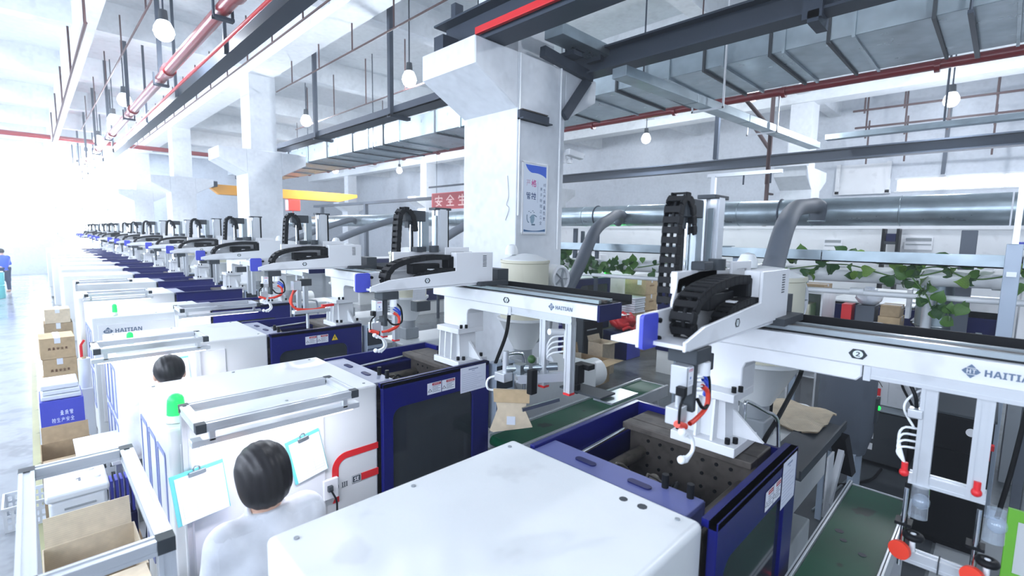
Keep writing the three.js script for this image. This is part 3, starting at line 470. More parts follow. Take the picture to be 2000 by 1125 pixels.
    sub(gr, 'red_hose', M.orange, tube([[1.40, 1.91, 0.60], [1.43, 1.885, 0.595], [1.425, 1.84, 0.595], [1.37, 1.815, 0.60], [1.33, 1.812, 0.60]], 0.0075, 6, 20), tube([[1.41, 1.91, 0.605], [1.44, 1.88, 0.6], [1.43, 1.83, 0.6], [1.37, 1.805, 0.605]], 0.004, 6, 20), cyl([1.26, 1.828, 0.605], [1.31, 1.808, 0.605], 0.010));
    sub(gr, 'blue_hose', M.blueTube, tube([[1.40, 1.93, 0.60], [1.435, 1.905, 0.60], [1.435, 1.87, 0.605]], 0.005, 6, 10), tube([[1.405, 1.945, 0.6], [1.445, 1.91, 0.605], [1.44, 1.87, 0.61]], 0.005, 6, 10));
    sub(gr, 'black_hose', M.black, tube([[1.36, 1.88, 0.595], [1.385, 1.85, 0.59], [1.42, 1.845, 0.59], [1.455, 1.86, 0.6], [1.45, 1.93, 0.605], [1.42, 1.965, 0.62]], 0.0055, 6, 24), tube([[1.29, 1.905, 0.6], [1.265, 1.88, 0.6], [1.262, 1.83, 0.6]], 0.004, 5, 8), box(1.272, 1.292, 1.905, 1.93, 0.595, 0.62));
  }
  for (const [k, b] of o.posts.entries()) {
    const p = pt('hanging_post', M.alu, extrusion([2.04, 1.885, b], [2.04, o.postY, b], 0.042, 0.042));
    if (o.redFeet) sub(p, 'foot_cap', M.red, box(2.017, 2.063, o.postY - 0.012, o.postY, b - 0.022, b + 0.022));
  }
  return t;
}
const r0 = robot({ label: 'nearest take-out robot, white beam cut by the right edge of the photo', logoB: -0.03, railEnd: -0.2, posts: [0.13, 0.0], postY: 1.56 });
const r1 = robot({ label: 'take-out robot on the red-striped machine, its whole white beam in view', logoB: -0.10, railEnd: -0.165, posts: [0.05, -0.134], postY: 1.5, redFeet: true });
const RB = [0.82, 2.56, 4.33];
r1.position.copy(V([2.05, 1.488, RB[1]]));
const r2 = copy(r1, [2.05, 1.488, RB[2]], 'take-out robot on the machine beside the second operator, with orange air hoses');
const rFar = robot({ label: 'fourth take-out robot from the camera, hazy in the long row', logoB: -0.10, railEnd: -0.165, posts: [0.05, -0.134], postY: 1.5, far: true });
rFar.position.copy(V([2.05, 1.488, MB[3] + 0.2]));
for (let k = 4; k < MB.length; k++) copy(rFar, [2.05 + (k % 3) * 0.04, 1.488, MB[k] + 0.2 + (k % 2) * 0.1], ORD[k] + ' take-out robot from the camera, hazy in the long row');

// orange coiled air hoses in front of the third robot
{
  const t = T('air_hose_bundle', 'orange coiled air hoses hanging under the arm of the third robot', 'hose', [1.60, 1.55, 4.0]), g = [];
  for (let k = 0; k < 6; k++) g.push(tube([[-0.10 + k * 0.006, 0.36, 0], [-0.13, 0.28 - k * 0.008, 0.01 * k], [-0.12 + k * 0.008, 0.19 - k * 0.006, 0], [0.02, 0.16 - k * 0.005, 0.01 * k], [0.14, 0.17, 0]], 0.008, 5, 24));
  part(t, 'hose', M.orange, ...g); part(t, 'manifold', M.alu, box(-0.12, 0.18, 0.13, 0.16, -0.02, 0.04, 0.004), cyl([0.0, 0, 0.02], [0.0, 0.14, 0.02], 0.012), box(-0.12, -0.06, 0.33, 0.40, -0.02, 0.04)); part(t, 'nozzle', M.red, box(0.12, 0.22, 0.17, 0.19, 0, 0.03), cyl([-0.1, 0.36, 0], [-0.1, 0.40, 0], 0.014));
}

// ---------------------------------------------------------------- overhead services
const XB0 = -3.5;
{ // red main over the aisle side of the first row
  const t = T('fire_pipe', 'thick red pipe hung under the ceiling above the machine row at the left', 'pipe', [1.6, 4.66, 3]);
  part(t, 'pipe', M.pipeRed, cyl([0, 0, -6], [0, 0, 28], 0.072, 0.072, 16));
  for (let b = -1; b < 27; b += 3.4) { part(t, 'coupling', M.pipeRed, cyl([0, 0, b], [0, 0, b + 0.16], 0.092, 0.092, 16)); part(t, 'hanger', M.steelBlack, box(-0.03, 0.03, 0.06, TOP - 4.66, b + 0.6, b + 0.64), box(-0.1, 0.1, -0.11, -0.08, b + 0.58, b + 0.66), box(-0.1, -0.08, -0.11, 0.08, b + 0.6, b + 0.64), box(0.08, 0.1, -0.11, 0.08, b + 0.6, b + 0.64)); }
  const c = T('cable_duct', 'long grey metal cable duct running beside the thick red pipe', 'cable duct', [2.1, 4.65, 3]);
  for (let b = -6; b < 28; b += 3) { part(c, 'duct_length', M.steelBlack, box(-0.1, 0.1, 0, 0.16, b, b + 3.0)); part(c, 'hanger', M.steelBlack, box(-0.14, -0.1, 0.0, TOP - 4.65, b + 1.4, b + 1.45)); }
  solo('fire_hose', 'thin bright red pipe between the thick red pipe and the grey cable duct', 'pipe', M.red, cyl([1.83, 4.62, XB0], [1.83, 4.6, 30], 0.02, 0.02, 8));
  const x = T('cross_pipe', 'dark red pipe crossing the hall before the far bright windows', 'pipe', [-1.5, 5.62, 25]);
  part(x, 'pipe', M.pipeRed, cyl([0, 0, 0], [7.5, 0, 0], 0.09, 0.09, 12)); for (let a = 0.5; a < 7; a += 2) part(x, 'hanger', M.rust, cyl([a, 0, 0], [a, TOP - 5.62, 0], 0.02));
}
function droppers(a, y, b0, b1, step, label, r = 0.014) {
  const top = a > 3.6 && a < 4.2 ? 5.775 : TOP - 0.56; const t = T('conduit', label, 'conduit', [a, y, b0], 'thin dark conduits with ceiling rods');
  part(t, 'pipe', M.rust, cyl([0, 0, 0], [0, 0, b1 - b0], r, r, 8));
  for (let b = 0.1; b < b1 - b0; b += step) part(t, 'rod', M.rust, cyl([0, 0, b], [0, top - y, b], r * 0.9, r * 0.9, 6));
}
droppers(2.82, 5.2, 4.5, 24, 1.18, 'thin dark conduit with rods above the grey cable duct');
droppers(4.0, 5.34, 5.2, 11.4, 1.3, 'thin dark conduit with rods left of the large front column');
droppers(5.2, 5.03, 6.6, 13.5, 1.5, 'lower thin dark conduit behind the two black hanging posts');
droppers(0.72, 5.1, 9, 22, 3.1, 'thin rusty conduit with tall rods at the upper left', 0.022);
droppers(1.32, 5.3, 6, 20, 2.4, 'thin dark conduit close to the pendant lamps at the left', 0.014);
{ // black tray left of the front column with hanging posts
  const t = T('steel_channel', 'black steel channel on two hanging posts left of the front column', 'steel channel', [4.6, 4.33, 5.7]);
  part(t, 'channel', M.steelBlack, box(-0.14, 0.14, 0, 0.02, 0, 7.3), box(-0.14, -0.12, 0, 0.13, 0, 7.3), box(0.12, 0.14, 0, 0.13, 0, 7.3), box(-0.35, 0.2, 0.0, 0.05, 7.1, 7.22));
  for (const b of [1.7, 4.7]) part(t, 'hanging_post', M.steelBlack, box(-0.2, -0.13, -0.04, TOP - 4.33, b, b + 0.08), box(-0.2, 0.2, -0.05, 0, b, b + 0.1));
  const r = T('crane_runway', 'black steel runway beam carrying a red rail above the front column', 'runway beam', [3.2, 4.135, 0]);
  part(r, 'beam_web', M.steelBlack, box(-0.01, 0.01, 0.02, 0.3, XB0, 4.25)); part(r, 'flange', M.steelBlack, box(-0.13, 0.13, 0, 0.022, XB0, 4.3)); part(r, 'flange', M.steelBlack, box(-0.13, 0.13, 0.3, 0.32, XB0, 4.3));
  part(r, 'conductor_rail', M.red, box(-0.075, -0.035, 0.1, 0.165, XB0, 3.72, 0.006)); part(r, 'end_stop', M.steelBlack, box(-0.2, 0.1, 0.02, 0.16, 4.05, 4.2), box(-0.05, 0.05, 0.32, 0.5, 4.05, 4.12));
  const q = T('crane_runway', 'long black steel beam crossing the upper right in front of the square duct', 'runway beam', [4.6, 4.14, 0]);
  part(q, 'beam_web', M.steelBlack, box(-0.012, 0.012, 0.02, 0.22, XB0, 3.85)); part(q, 'flange', M.steelBlack, box(-0.11, 0.11, 0, 0.02, XB0, 3.85)); part(q, 'flange', M.steelBlack, box(-0.11, 0.11, 0.22, 0.24, XB0, 3.85));
  part(q, 'splice_bracket', M.steelBlack, box(-0.14, 0.14, -0.09, 0.0, 1.18, 1.26), box(-0.14, -0.1, -0.06, 0.36, 1.16, 1.3));
  const f = T('crane_runway', 'black steel beam on the right column below the sprinkler pipes', 'runway beam', [12.95, 4.14, 0]);
  part(f, 'beam_web', M.steelBlack, box(-0.012, 0.012, 0.03, 0.22, XB0, 14)); part(f, 'flange', M.steelBlack, box(-0.12, 0.12, 0, 0.03, XB0, 14)); part(f, 'flange', M.steelBlack, box(-0.12, 0.12, 0.22, 0.25, XB0, 14));
  const h = T('crane_runway', 'grey steel rail above the black beam at the right edge of the photo', 'runway beam', [12.0, 4.44, 0]);
  part(h, 'channel', M.galv, box(-0.1, 0.1, 0, 0.1, XB0, 2.85)); for (const b of [-1.5, 1.0]) part(h, 'hanger', M.steelBlack, cyl([0, 0.1, b], [0, TOP - 4.44, b], 0.018));
}
{ // square ventilation duct of sheet-metal sections
  const t = T('ventilation_duct', 'large square galvanised air duct hung across the upper right', 'air duct', [6.0, 4.40, 0]);
  const cuts = [-3.5, -2.6, -1.6, -0.8, 0.1, 0.65, 1.26, 1.48, 1.9, 2.04, 2.56, 2.79, 3.25, 4.04, 4.52, 5.3, 6.1, 6.9, 7.53, 8.36, 9.7, 10.4, 11.1, 11.9, 12.76, 13.4, 14.8, 16.2, 17.6, 19, 20.4, 21.8];
  for (let i = 0; i + 1 < cuts.length; i++) {
    const b0 = cuts[i], b1 = cuts[i + 1], dy = rr(-0.008, 0.008);
    part(t, 'duct_section', M.galv, box(0, 1.35, dy, 0.44 + dy, b0 + 0.012, b1 - 0.012, 0.006));
    part(t, 'joint_flange', i % 2 ? M.galv : M.dgrey, box(-0.025, 1.375, -0.025, 0.465, b1 - 0.014, b1 + 0.014));
  }
  for (const b of [0.4, 3.6, 7.0, 10.8, 14.6]) part(t, 'hanger', M.steelBlack, cyl([-0.04, -0.03, b], [-0.04, TOP - 4.4, b], 0.012, 0.012, 6), box(-0.06, 1.42, -0.06, -0.03, b - 0.02, b + 0.02));
  const p = T('fire_pipe', 'dark red pipe running under the large square air duct', 'pipe', [7.6, 4.47, 0]);
  part(p, 'pipe', M.pipeRed, cyl([0, -0.1, XB0], [0, 0.06, 22], 0.058, 0.058, 14));
  for (let b = -0.9; b < 20; b += 1.62) part(p, 'clamp', M.pipeRed, cyl([0, -0.09 + b * 0.006, b], [0, -0.09 + b * 0.006, b + 0.05], 0.075, 0.075, 14));
  for (let b = 0.4; b < 20; b += 3.2) part(p, 'hanger', M.rust, cyl([0, 0.05, b], [0, TOP - 4.47, b], 0.012, 0.012, 6));
  part(p, 'branch', M.rust, cyl([0, -0.05, 2.9], [1.2, -0.3, 2.9], 0.03), cyl([1.2, -0.3, 2.9], [1.2, -1.2, 2.9], 0.03));
}
{ // bright metal wireway crossing between the two column rows
  const t = T('wireway', 'bright galvanised wireway slanting down from the front column to the right column', 'cable duct', [4.2, 3.88, 2.81]);
  for (let k = 0; k < 4; k++) part(t, 'duct_length', M.galv, beam([k * 1.36 + 0.005, 0.075, -k * 0.09], [k * 1.36 + 1.355, 0.075, -k * 0.09 - 0.09], 0.17, 0.1, 0.006));
  for (const [a, h] of [[1.70, 2.55], [3.5, 2.55]]) part(t, 'hanger', M.alu, box(a - 0.01, a + 0.01, 0.0, h, -0.30 - a * 0.02, -0.28 - a * 0.02), box(a - 0.01, a + 0.01, -0.002, 0.02, -0.30 - a * 0.02, 0.06), box(a - 0.01, a + 0.01, 0, 0.16, 0.04, 0.06));
  const c = T('wireway', 'short grey box duct resting on the top of the front column', 'cable duct', [4.0, 4.3, 3.2]);
  part(c, 'duct_length', M.galv, box(-0.2, 1.0, 0, 0.11, 0, 0.24, 0.006)); part(c, 'bracket', M.steelBlack, box(0.5, 0.56, -0.05, 0, 0.05, 0.24));
}
{ // sprinkler grid by the right wall
  for (const [k, [y, dy]] of [[5.5, 'highest'], [5.15, 'middle'], [4.55, 'lowest']].entries()) {
    const t = T('sprinkler_pipe', dy + ' of the three rusty sprinkler pipes over the right windows', 'pipe', [14.9 + k * 0.35, y, -3]);
    part(t, 'pipe', M.rust, cyl([0, 0, 0], [0, 0.08, 6.0], 0.026, 0.026, 8));
    for (let b = 0.3; b < 6; b += 0.78) part(t, 'dropper', M.rust, cyl([0, k ? -0.2 : 0, b], [0, Math.min(TOP - y, 0.9), b], 0.02, 0.02, 6));
  }
  const t = T('fire_pipe', 'vertical dark red pipe beside the far right column', 'pipe', [13.4, 3.0, 4.4]); part(t, 'pipe', M.rust, cyl([0, -0.4, 0], [0, 3.0, 0], 0.05)); part(t, 'elbow', M.rust, cyl([0, 1.6, 0], [-1.2, 2.0, 0], 0.045)); part(t, 'clamp', M.rust, box(0, 0.4, 0.5, 0.54, -0.04, 0.04));
  for (const [a, b] of [[10, 4.3], [15.4, 1.2], [14.2, -1.0]]) solo('hanging_post', ['dark hanging post behind the front column, right of the camera', 'dark hanging post over the right strip window', 'dark hanging post at the right edge over the strip window'][a === 10 ? 0 : b > 0 ? 1 : 2], 'post', M.steelBlack, box(a - 0.04, a + 0.04, 3.95, TOP, b - 0.04, b + 0.04));
}
{ // yellow overhead crane and the red banner
  const t = T('overhead_crane', 'yellow overhead crane girder seen behind the second column', 'crane', [5.1, 3.98, 22]);
  part(t, 'girder', M.yellow, prismB([[0, 0], [0.3, -0.24], [5.2, -0.24], [6.1, 0.0], [6.1, 0.14], [0, 0.14]], -0.15, 0.15, 0.01)); part(t, 'end_carriage', M.steelBlack, box(-0.2, 0.1, 0.0, 0.2, -0.8, 0.8, 0.02)); part(t, 'hoist', M.orange, box(2.9, 3.4, -0.75, -0.26, -0.2, 0.2, 0.03), cyl([3.15, -1.2, 0], [3.15, -0.75, 0], 0.02));
  const w = T('overhead_crane_rail', 'dark rail under the yellow crane girder', 'rail', [11.75, 3.72, 14]); part(w, 'rail', M.steelBlack, box(-0.1, 0.1, 0, 0.12, 0, 14)); part(w, 'post', M.steelBlack, box(-0.08, 0.08, -3.7, 0, 8, 8.16)); part(w, 'post', M.steelBlack, box(-0.08, 0.08, -3.7, 0, 13, 13.16));
  const b = T('banner', 'red safety banner with white characters behind the front column', 'banner', [11.4, 3.3, 12.98]);
  part(b, 'banner_board', M.red, box(-0.02, 0.02, 0, 0.62, 0, 3.1)); decal(b, 'print', P.banner, [-0.022, 0.31, 1.55], 3.0, 0.58, 'A'); part(b, 'cord', M.steelBlack, cyl([0, 0.62, 0.3], [0, 0.84, 0.3], 0.008), cyl([0, 0.62, 2.8], [0, TOP - 3.3, 2.8], 0.008), cyl([0, 0.84, 0.3], [0, TOP - 3.3, 0.3], 0.008), box(-0.03, 0.03, 0.84, 0.9, -0.2, 3.3));
}
// pendant lamps
function pendant(p, label, k = 1) {
  const t = T('pendant_lamp', label, 'lamp', p, 'bell lamps under the ceiling');
  part(t, 'rod', M.steelBlack, cyl([0, 0.30, 0], [0, TOP - p[1], 0], 0.012, 0.012, 6)); part(t, 'driver_box', M.dgrey, cyl([0, 0.18, 0], [0, 0.32, 0], 0.06, 0.05, 12));
  part(t, 'lamp_shade', M.shadeGlow, lathe([[0.05, 0.19], [0.08, 0.17], [0.118, 0.09], [0.128, 0.03], [0.123, 0.03], [0.11, 0.09], [0.075, 0.16], [0.0, 0.17]]));
  part(t, 'bulb', M.lampGlow, ball([0, 0.02, 0], 0.118, 16, 0.9));
  const l = new THREE.PointLight(0xf1f6ff, 13 * k); l.position.set(0, 0.0, 0); l.shadow.radius = 5; l.castShadow = true; l.name = 'pendant_light'; t.add(l);
}
pendant([1.49, 5.0, 8.38], 'bright pendant lamp nearest the camera, between the red pipe and a ceiling beam');
pendant([1.61, 5.0, 13.39], 'second bright pendant lamp along the red pipe', 1.6);
pendant([1.68, 5.0, 16.01], 'third bright pendant lamp along the red pipe', 2);
pendant([4.93, 5.0, 7.64], 'pendant lamp between the right hanging post and the front column', 2);
pendant([5.01, 5.0, 12.34], 'pendant lamp left of the left hanging post', 2);
pendant([12.6, 5.0, 0.98], 'pendant lamp among the sprinkler pipes at the right', 2.2); pendant([12.6, 5.0, -4.0], 'pendant lamp outside the right edge of the photo', 2); pendant([12.2, 5.0, 7.2], 'pendant lamp between the two column rows, behind the front column', 1.6);
pendant([9.77, 5.0, 21.05], 'far pendant lamp over the yellow crane girder', 3); pendant([11.56, 5.0, 18.72], 'far pendant lamp above the red banner', 3);
for (const [i, b] of [9, 14, 19, 24, 29].entries()) pendant([-1.9, 5.0, b], ORD[i] + ' pendant lamp over the aisle, outside the left edge of the photo', 0.6); for (const [i, b] of [20, 24.5, 29].entries()) pendant([1.7, 5.0, b], ['fourth', 'fifth', 'sixth'][i] + ' bright pendant lamp along the red pipe', 2.4);
pendant([1.5, 5.0, 2.2], 'pendant lamp above the nearest machines', 0.5); pendant([5.0, 4.9, -1.2], 'pendant lamp over the passage at the right, above the photo', 1.3); pendant([9.8, 5.0, 3.6], 'pendant lamp over the second machine row', 1.0);

// ---------------------------------------------------------------- on the front column
{
  const t = T('poster', 'white quality-control poster with blue corner and characters on the front column', 'poster', [3.58, 2.37, 3.5]);
  part(t, 'poster_board', M.paper, box(0, 0.365, 0, 0.72, -0.014, 0, 0.002)); decal(t, 'print', P.poster, [0.1825, 0.36, -0.0155], 0.35, 0.70, 'B');
  for (const [w, a0, a1, y0, y1] of [[0, -0.008, 0.373, -0.008, 0.006], [0, -0.008, 0.373, 0.714, 0.728], [0, -0.008, 0.004, 0, 0.72], [0, 0.361, 0.373, 0, 0.72]]) part(t, 'poster_frame', M.white2, box(a0, a1, y0, y1, -0.02, -0.002));
  const c = T('security_camera', 'white security camera on the right side of the front column', 'camera', [4.23, 3.2, 3.5]);
  part(c, 'mount', M.white2, box(0, 0.02, -0.05, 0.06, -0.02, 0.05), cyl([0.02, 0.0, 0.0], [0.09, 0.0, -0.03], 0.016), box(0.05, 0.09, -0.05, 0.01, -0.05, 0.0)); part(c, 'housing', M.white2, beam([-0.02, 0.06, -0.06], [0.2, 0.03, -0.1], 0.075, 0.07, 0.012)); part(c, 'lens', M.black, cyl([0.198, 0.03, -0.1], [0.204, 0.029, -0.101], 0.028));
  const s = T('steel_bracket', 'short grey steel bracket fixed across the front column below its head', 'bracket', [3.5, 3.49, 3.5]);
  part(s, 'angle', M.steelBlack, box(0.0, 0.44, 0, 0.09, -0.03, 0), box(0.0, 0.44, 0, 0.012, -0.08, 0)); part(s, 'plate', M.dirty, box(0.02, 0.40, 0.09, 0.10, -0.05, 0));
  const k = T('steel_bracket', 'black triangular steel bracket on the right head of the front column', 'bracket', [3.9, 3.6, 3.5]);
  part(k, 'angle', M.steelBlack, beam([-0.1, 0.60, -0.04], [0.72, 0.53, -0.04], 0.07, 0.1)); part(k, 'brace', M.steelBlack, beam([0.68, 0.50, -0.03], [0.28, 0.03, -0.03], 0.05, 0.1)); part(k, 'plate', M.steelBlack, box(0.2, 0.34, 0.62, 0.66, -0.2, 0.0), box(0.3, 0.44, 0.7, 0.74, -0.16, 0.0));
  solo('conduit', 'white vertical cable conduit at the left corner of the front column face', 'conduit', M.airTube, [cyl([3.522, 2.55, 3.49], [3.522, 4.12, 3.49], 0.009, 0.009, 6)]);
  solo('conduit', 'white vertical cable conduit at the right corner of the front column face', 'conduit', M.airTube, [cyl([4.14, 2.2, 3.488], [4.14, 4.4, 3.488], 0.011, 0.011, 6)]);
  solo('cable', 'thin grey cable hanging loose on the left face of the front column', 'cable', M.grey, tube([[3.492, 2.95, 3.62], [3.492, 2.75, 3.60], [3.492, 2.66, 3.63], [3.492, 2.62, 3.59], [3.492, 2.5, 3.64]], 0.003, 5, 24));
}

// ---------------------------------------------------------------- the right bay: round duct, hoses, trough, vines
{
  const t = T('round_duct', 'big round galvanised air duct running along the second machine row', 'air duct', [8, 2.75, 0]);
  for (let b = -3; b < 27; b += 1.0) { part(t, 'duct_section', M.galv, cyl([0, 0, b], [0, 0, b + 0.985], 0.19, 0.19, 28)); if (b > -1 && b < 10) part(t, 'seam_ring', M.galv, ring([0, 0, b + 0.99], 0.19, 0.008, 'b', 28)); }
  for (const b of [-1.2, 2.4, 5.7, 8.0, 11]) part(t, 'strap', M.steelBlack, ring([0, 0, b], 0.197, 0.012, 'b', 24), box(-0.03, 0.03, -2.75, -0.19, b - 0.03, b + 0.03));
  const H = (pts, label, r = 0.11) => { const h = T('suction_hose', label, 'hose', pts[0], 'grey hoses under the round duct'); const p0 = pts[0]; part(h, 'hose', M.hose, tube(pts.map((p) => p.map((v, i) => v - p0[i])), r, 14, 30)); part(h, 'clamp', M.galv, ring([0, 0, 0], r * 1.02, 0.012, 'y', 16)); };
  H([[7.85, 2.62, 5.15], [7.72, 2.75, 4.98], [7.45, 2.74, 4.93], [6.6, 2.62, 4.5], [5.72, 2.43, 4.12], [5.2, 1.92, 4.0], [4.7, 1.54, 3.86]], 'thick grey hose from the round duct down past the vines beside the fan', 0.085);
  H([[7.85, 2.62, 1.9], [7.75, 2.82, 1.86], [7.4, 2.80, 1.9], [6.6, 2.72, 1.83], [5.68, 2.49, 1.66], [5.2, 2.13, 1.59], [4.8, 1.92, 1.5]], 'thick grey hose from the round duct behind the nearest robot', 0.10);
  H([[7.9, 2.7, 8.6], [7.6, 2.74, 8.45], [6.6, 2.5, 8.2], [5.4, 2.0, 7.9]], 'grey hose slanting from the round duct left of the front column', 0.09);
  H([[7.9, 2.7, 12.4], [7.5, 2.74, 12.3], [6.2, 2.4, 12], [5.0, 2.0, 11.6]], 'grey hose slanting from the round duct behind the third robot', 0.09);
  H([[7.9, 2.7, 15.5], [7.5, 2.74, 15.3], [6.2, 2.3, 15.2], [5.2, 1.9, 15]], 'farthest grey hose slanting from the round duct', 0.09);
  const g = T('cable_trough', 'galvanised cable trough on posts below the round duct', 'cable trough', [6.0, 2.14, 0]);
  for (let b = -3; b < 6.0; b += 1.45) part(g, 'trough_length', M.galv, box(-0.14, 0.14, 0, 0.012, b, b + 1.44), box(-0.14, -0.128, 0, 0.11, b, b + 1.44), box(0.128, 0.14, 0, 0.11, b, b + 1.44));
  part(g, 'trough_branch', M.galv, box(0.14, 1.5, 0.01, 0.1, 2.9, 3.1), box(0.14, 1.5, 0.1, 0.11, 2.85, 3.15));
  for (const b of [-2, 2.2, 6.0]) part(g, 'post', M.post, box(-0.04, 0.04, -2.14, 0, b, b + 0.08));
  const cab = []; for (let k = 0; k < 4; k++) cab.push(tube([[-0.08 + k * 0.04, 0.03, -2.5], [-0.05 + k * 0.03, 0.06 + k * 0.01, 0], [-0.08 + k * 0.05, 0.05, 3], [-0.06 + k * 0.03, 0.05, 7]], 0.014, 5, 30));
  for (const c of cab) part(g, 'cable', M.rubber, c);
  const v = T('vine_pipe', 'white water pipe overgrown with vines at the right', 'pipe', [6.3, 2.0, 0]);
  for (let b = -3; b < 7; b += 2) part(v, 'pipe_length', M.white2, cyl([0, 0.02 - b * 0.022, b], [0, 0.02 - (b + 2) * 0.022, b + 2], 0.085, 0.085, 18)); for (let b = -2; b < 7; b += 2) part(v, 'socket', M.white2, cyl([0, 0.02 - b * 0.022, b - 0.06], [0, 0.02 - b * 0.022, b + 0.06], 0.098, 0.098, 18));
  for (const b of [-1.2, 1.6, 5.2]) part(v, 'support', M.post, box(-0.03, 0.03, -2.0, -0.06 - b * 0.022, b, b + 0.06), box(-0.12, 0.12, -0.10 - b * 0.022, -0.07 - b * 0.022, b - 0.02, b + 0.08));
  const u = T('vine_pipe', 'second thin white pipe below the vines at the right', 'pipe', [6.15, 1.86, 0]); part(u, 'pipe_length', M.airTube, cyl([0, 0.02, -3], [0, -0.12, 6], 0.028)); part(u, 'support', M.post, box(-0.02, 0.02, -1.86, 0, 3, 3.04)); part(u, 'union', M.airTube, cyl([0, -0.03, 1.0], [0, -0.032, 1.12], 0.036));
}
// vines: leaves one by one on trailing stems
{
  const hs = new THREE.Shape(); hs.moveTo(0, 0); hs.bezierCurveTo(0.5, -0.25, 0.75, 0.25, 0.42, 0.6); hs.bezierCurveTo(0.25, 0.8, 0.08, 0.9, 0, 1.1); hs.bezierCurveTo(-0.08, 0.9, -0.25, 0.8, -0.42, 0.6); hs.bezierCurveTo(-0.75, 0.25, -0.5, -0.25, 0, 0);
  const leafG = [0, 1, 2].map((k) => { let g = new THREE.ShapeGeometry(hs, 4); const p = g.attributes.position; for (let i = 0; i < p.count; i++) { const x = p.getX(i), y = p.getY(i); p.setZ(i, 0.35 * Math.abs(x) + (0.1 + 0.1 * k) * Math.sin(y * 2.2)); } g.computeVertexNormals(); return fin(g); });
  const vine = (label, pts, n, size, spread, tones) => {
    const t = T('ivy_vine', label, 'vine', pts[0], 'vines on the white pipe'), c = new THREE.CatmullRomCurve3(pts.map((p) => V(p.map((v, i) => v - pts[0][i]))));
    part(t, 'stem', M.stem, fin(new THREE.TubeGeometry(c, 60, 0.007, 5)));
    for (let i = 0; i < n; i++) {
      const p = c.getPointAt(rr(0.01, 0.99)), l = shadows(new THREE.Mesh(leafG[i % 3], tones[Math.floor(rnd() * tones.length)])); l.name = 'leaf';
      l.position.set(p.x + rr(-0.1, 0.04), p.y + rr(-0.6, 0.75) * spread, p.z + rr(-0.05, 0.05)); l.scale.setScalar(size * rr(0.6, 1.15));
      l.rotation.set(rr(-0.7, 0.7), -Math.PI / 4 + rr(-0.9, 0.9), rr(0, 6.28)); t.add(l);
    }
  };
  vine('dense dark vine at the left end of the white pipe, beside the fan', [[6.2, 1.9, 5.6], [6.2, 1.98, 5.0], [6.2, 1.88, 4.4], [6.2, 1.98, 3.7]], 64, 0.115, 0.2, [M.leaf2, M.leaf2, M.leaf]);
  vine('sparse vine on the white pipe between the hose and the tall cable chain', [[6.2, 1.92, 3.7], [6.2, 2.03, 3.0], [6.2, 1.92, 2.4], [6.2, 2.03, 1.75]], 26, 0.10, 0.18, [M.leaf, M.leaf2]);
  vine('bright vine over the white pipe right of the thick grey hose', [[6.2, 2.02, 1.75], [6.2, 2.10, 1.2], [6.2, 2.0, 0.7], [6.2, 2.12, 0.3]], 34, 0.105, 0.22, [M.leaf3, M.leaf, M.leaf2]);
  vine('vine with a big raised leaf near the steel post at the right', [[6.2, 2.0, 0.75], [6.2, 2.12, 0.45], [6.2, 2.02, 0.2], [6.2, 2.14, -0.25]], 26, 0.115, 0.26, [M.leaf3, M.leaf, M.leaf2]);
  vine('vine hanging down in front of the grey hopper at the right', [[6.15, 2.0, 0.62], [6.1, 1.85, 0.5], [6.1, 1.7, 0.42], [6.1, 1.72, 0.2]], 22, 0.10, 0.12, [M.leaf2, M.leaf, M.leaf]);
}
{
  const t = T('steel_post', 'pale blue steel post standing at the right edge', 'post', [5.8, 0, -0.05]); part(t, 'post', M.post, box(-0.05, 0.05, 0.012, 2.35, -0.05, 0.05, 0.006)); part(t, 'foot_plate', M.post, box(-0.1, 0.1, 0, 0.012, -0.1, 0.1)); part(t, 'bracket', M.alu, box(-0.06, 0.06, 2.35, 2.9, -0.02, 0.02), box(-0.07, 0.4, 2.08, 2.12, -0.03, 0.03));
  const d = T('steel_post', 'dark blue-grey steel post behind the vines at the right', 'post', [6.75, 0, 0.27]); part(d, 'post', M.hose, box(-0.06, 0.06, 0.012, 2.48, -0.06, 0.06, 0.006)); part(d, 'foot_plate', M.hose, box(-0.11, 0.11, 0, 0.012, -0.11, 0.11));
  const e = T('cable_mast', 'slim bright mast with a T-arm above the tall robot chain', 'mast', [6.5, 0, 2.8]); part(e, 'mast', M.alu, box(-0.028, 0.028, 0.01, 3.18, -0.028, 0.028)); part(e, 'cross_arm', M.alu, beam([0, 3.18, 0.08], [0.02, 3.18, -0.82], 0.045, 0.045)); for (const b of [-0.38, -0.7]) part(e, 'hook', M.steelBlack, cyl([0, 3.04, b], [0, 3.16, b], 0.01)); part(e, 'foot_plate', M.alu, box(-0.1, 0.1, 0, 0.01, -0.1, 0.1));
}

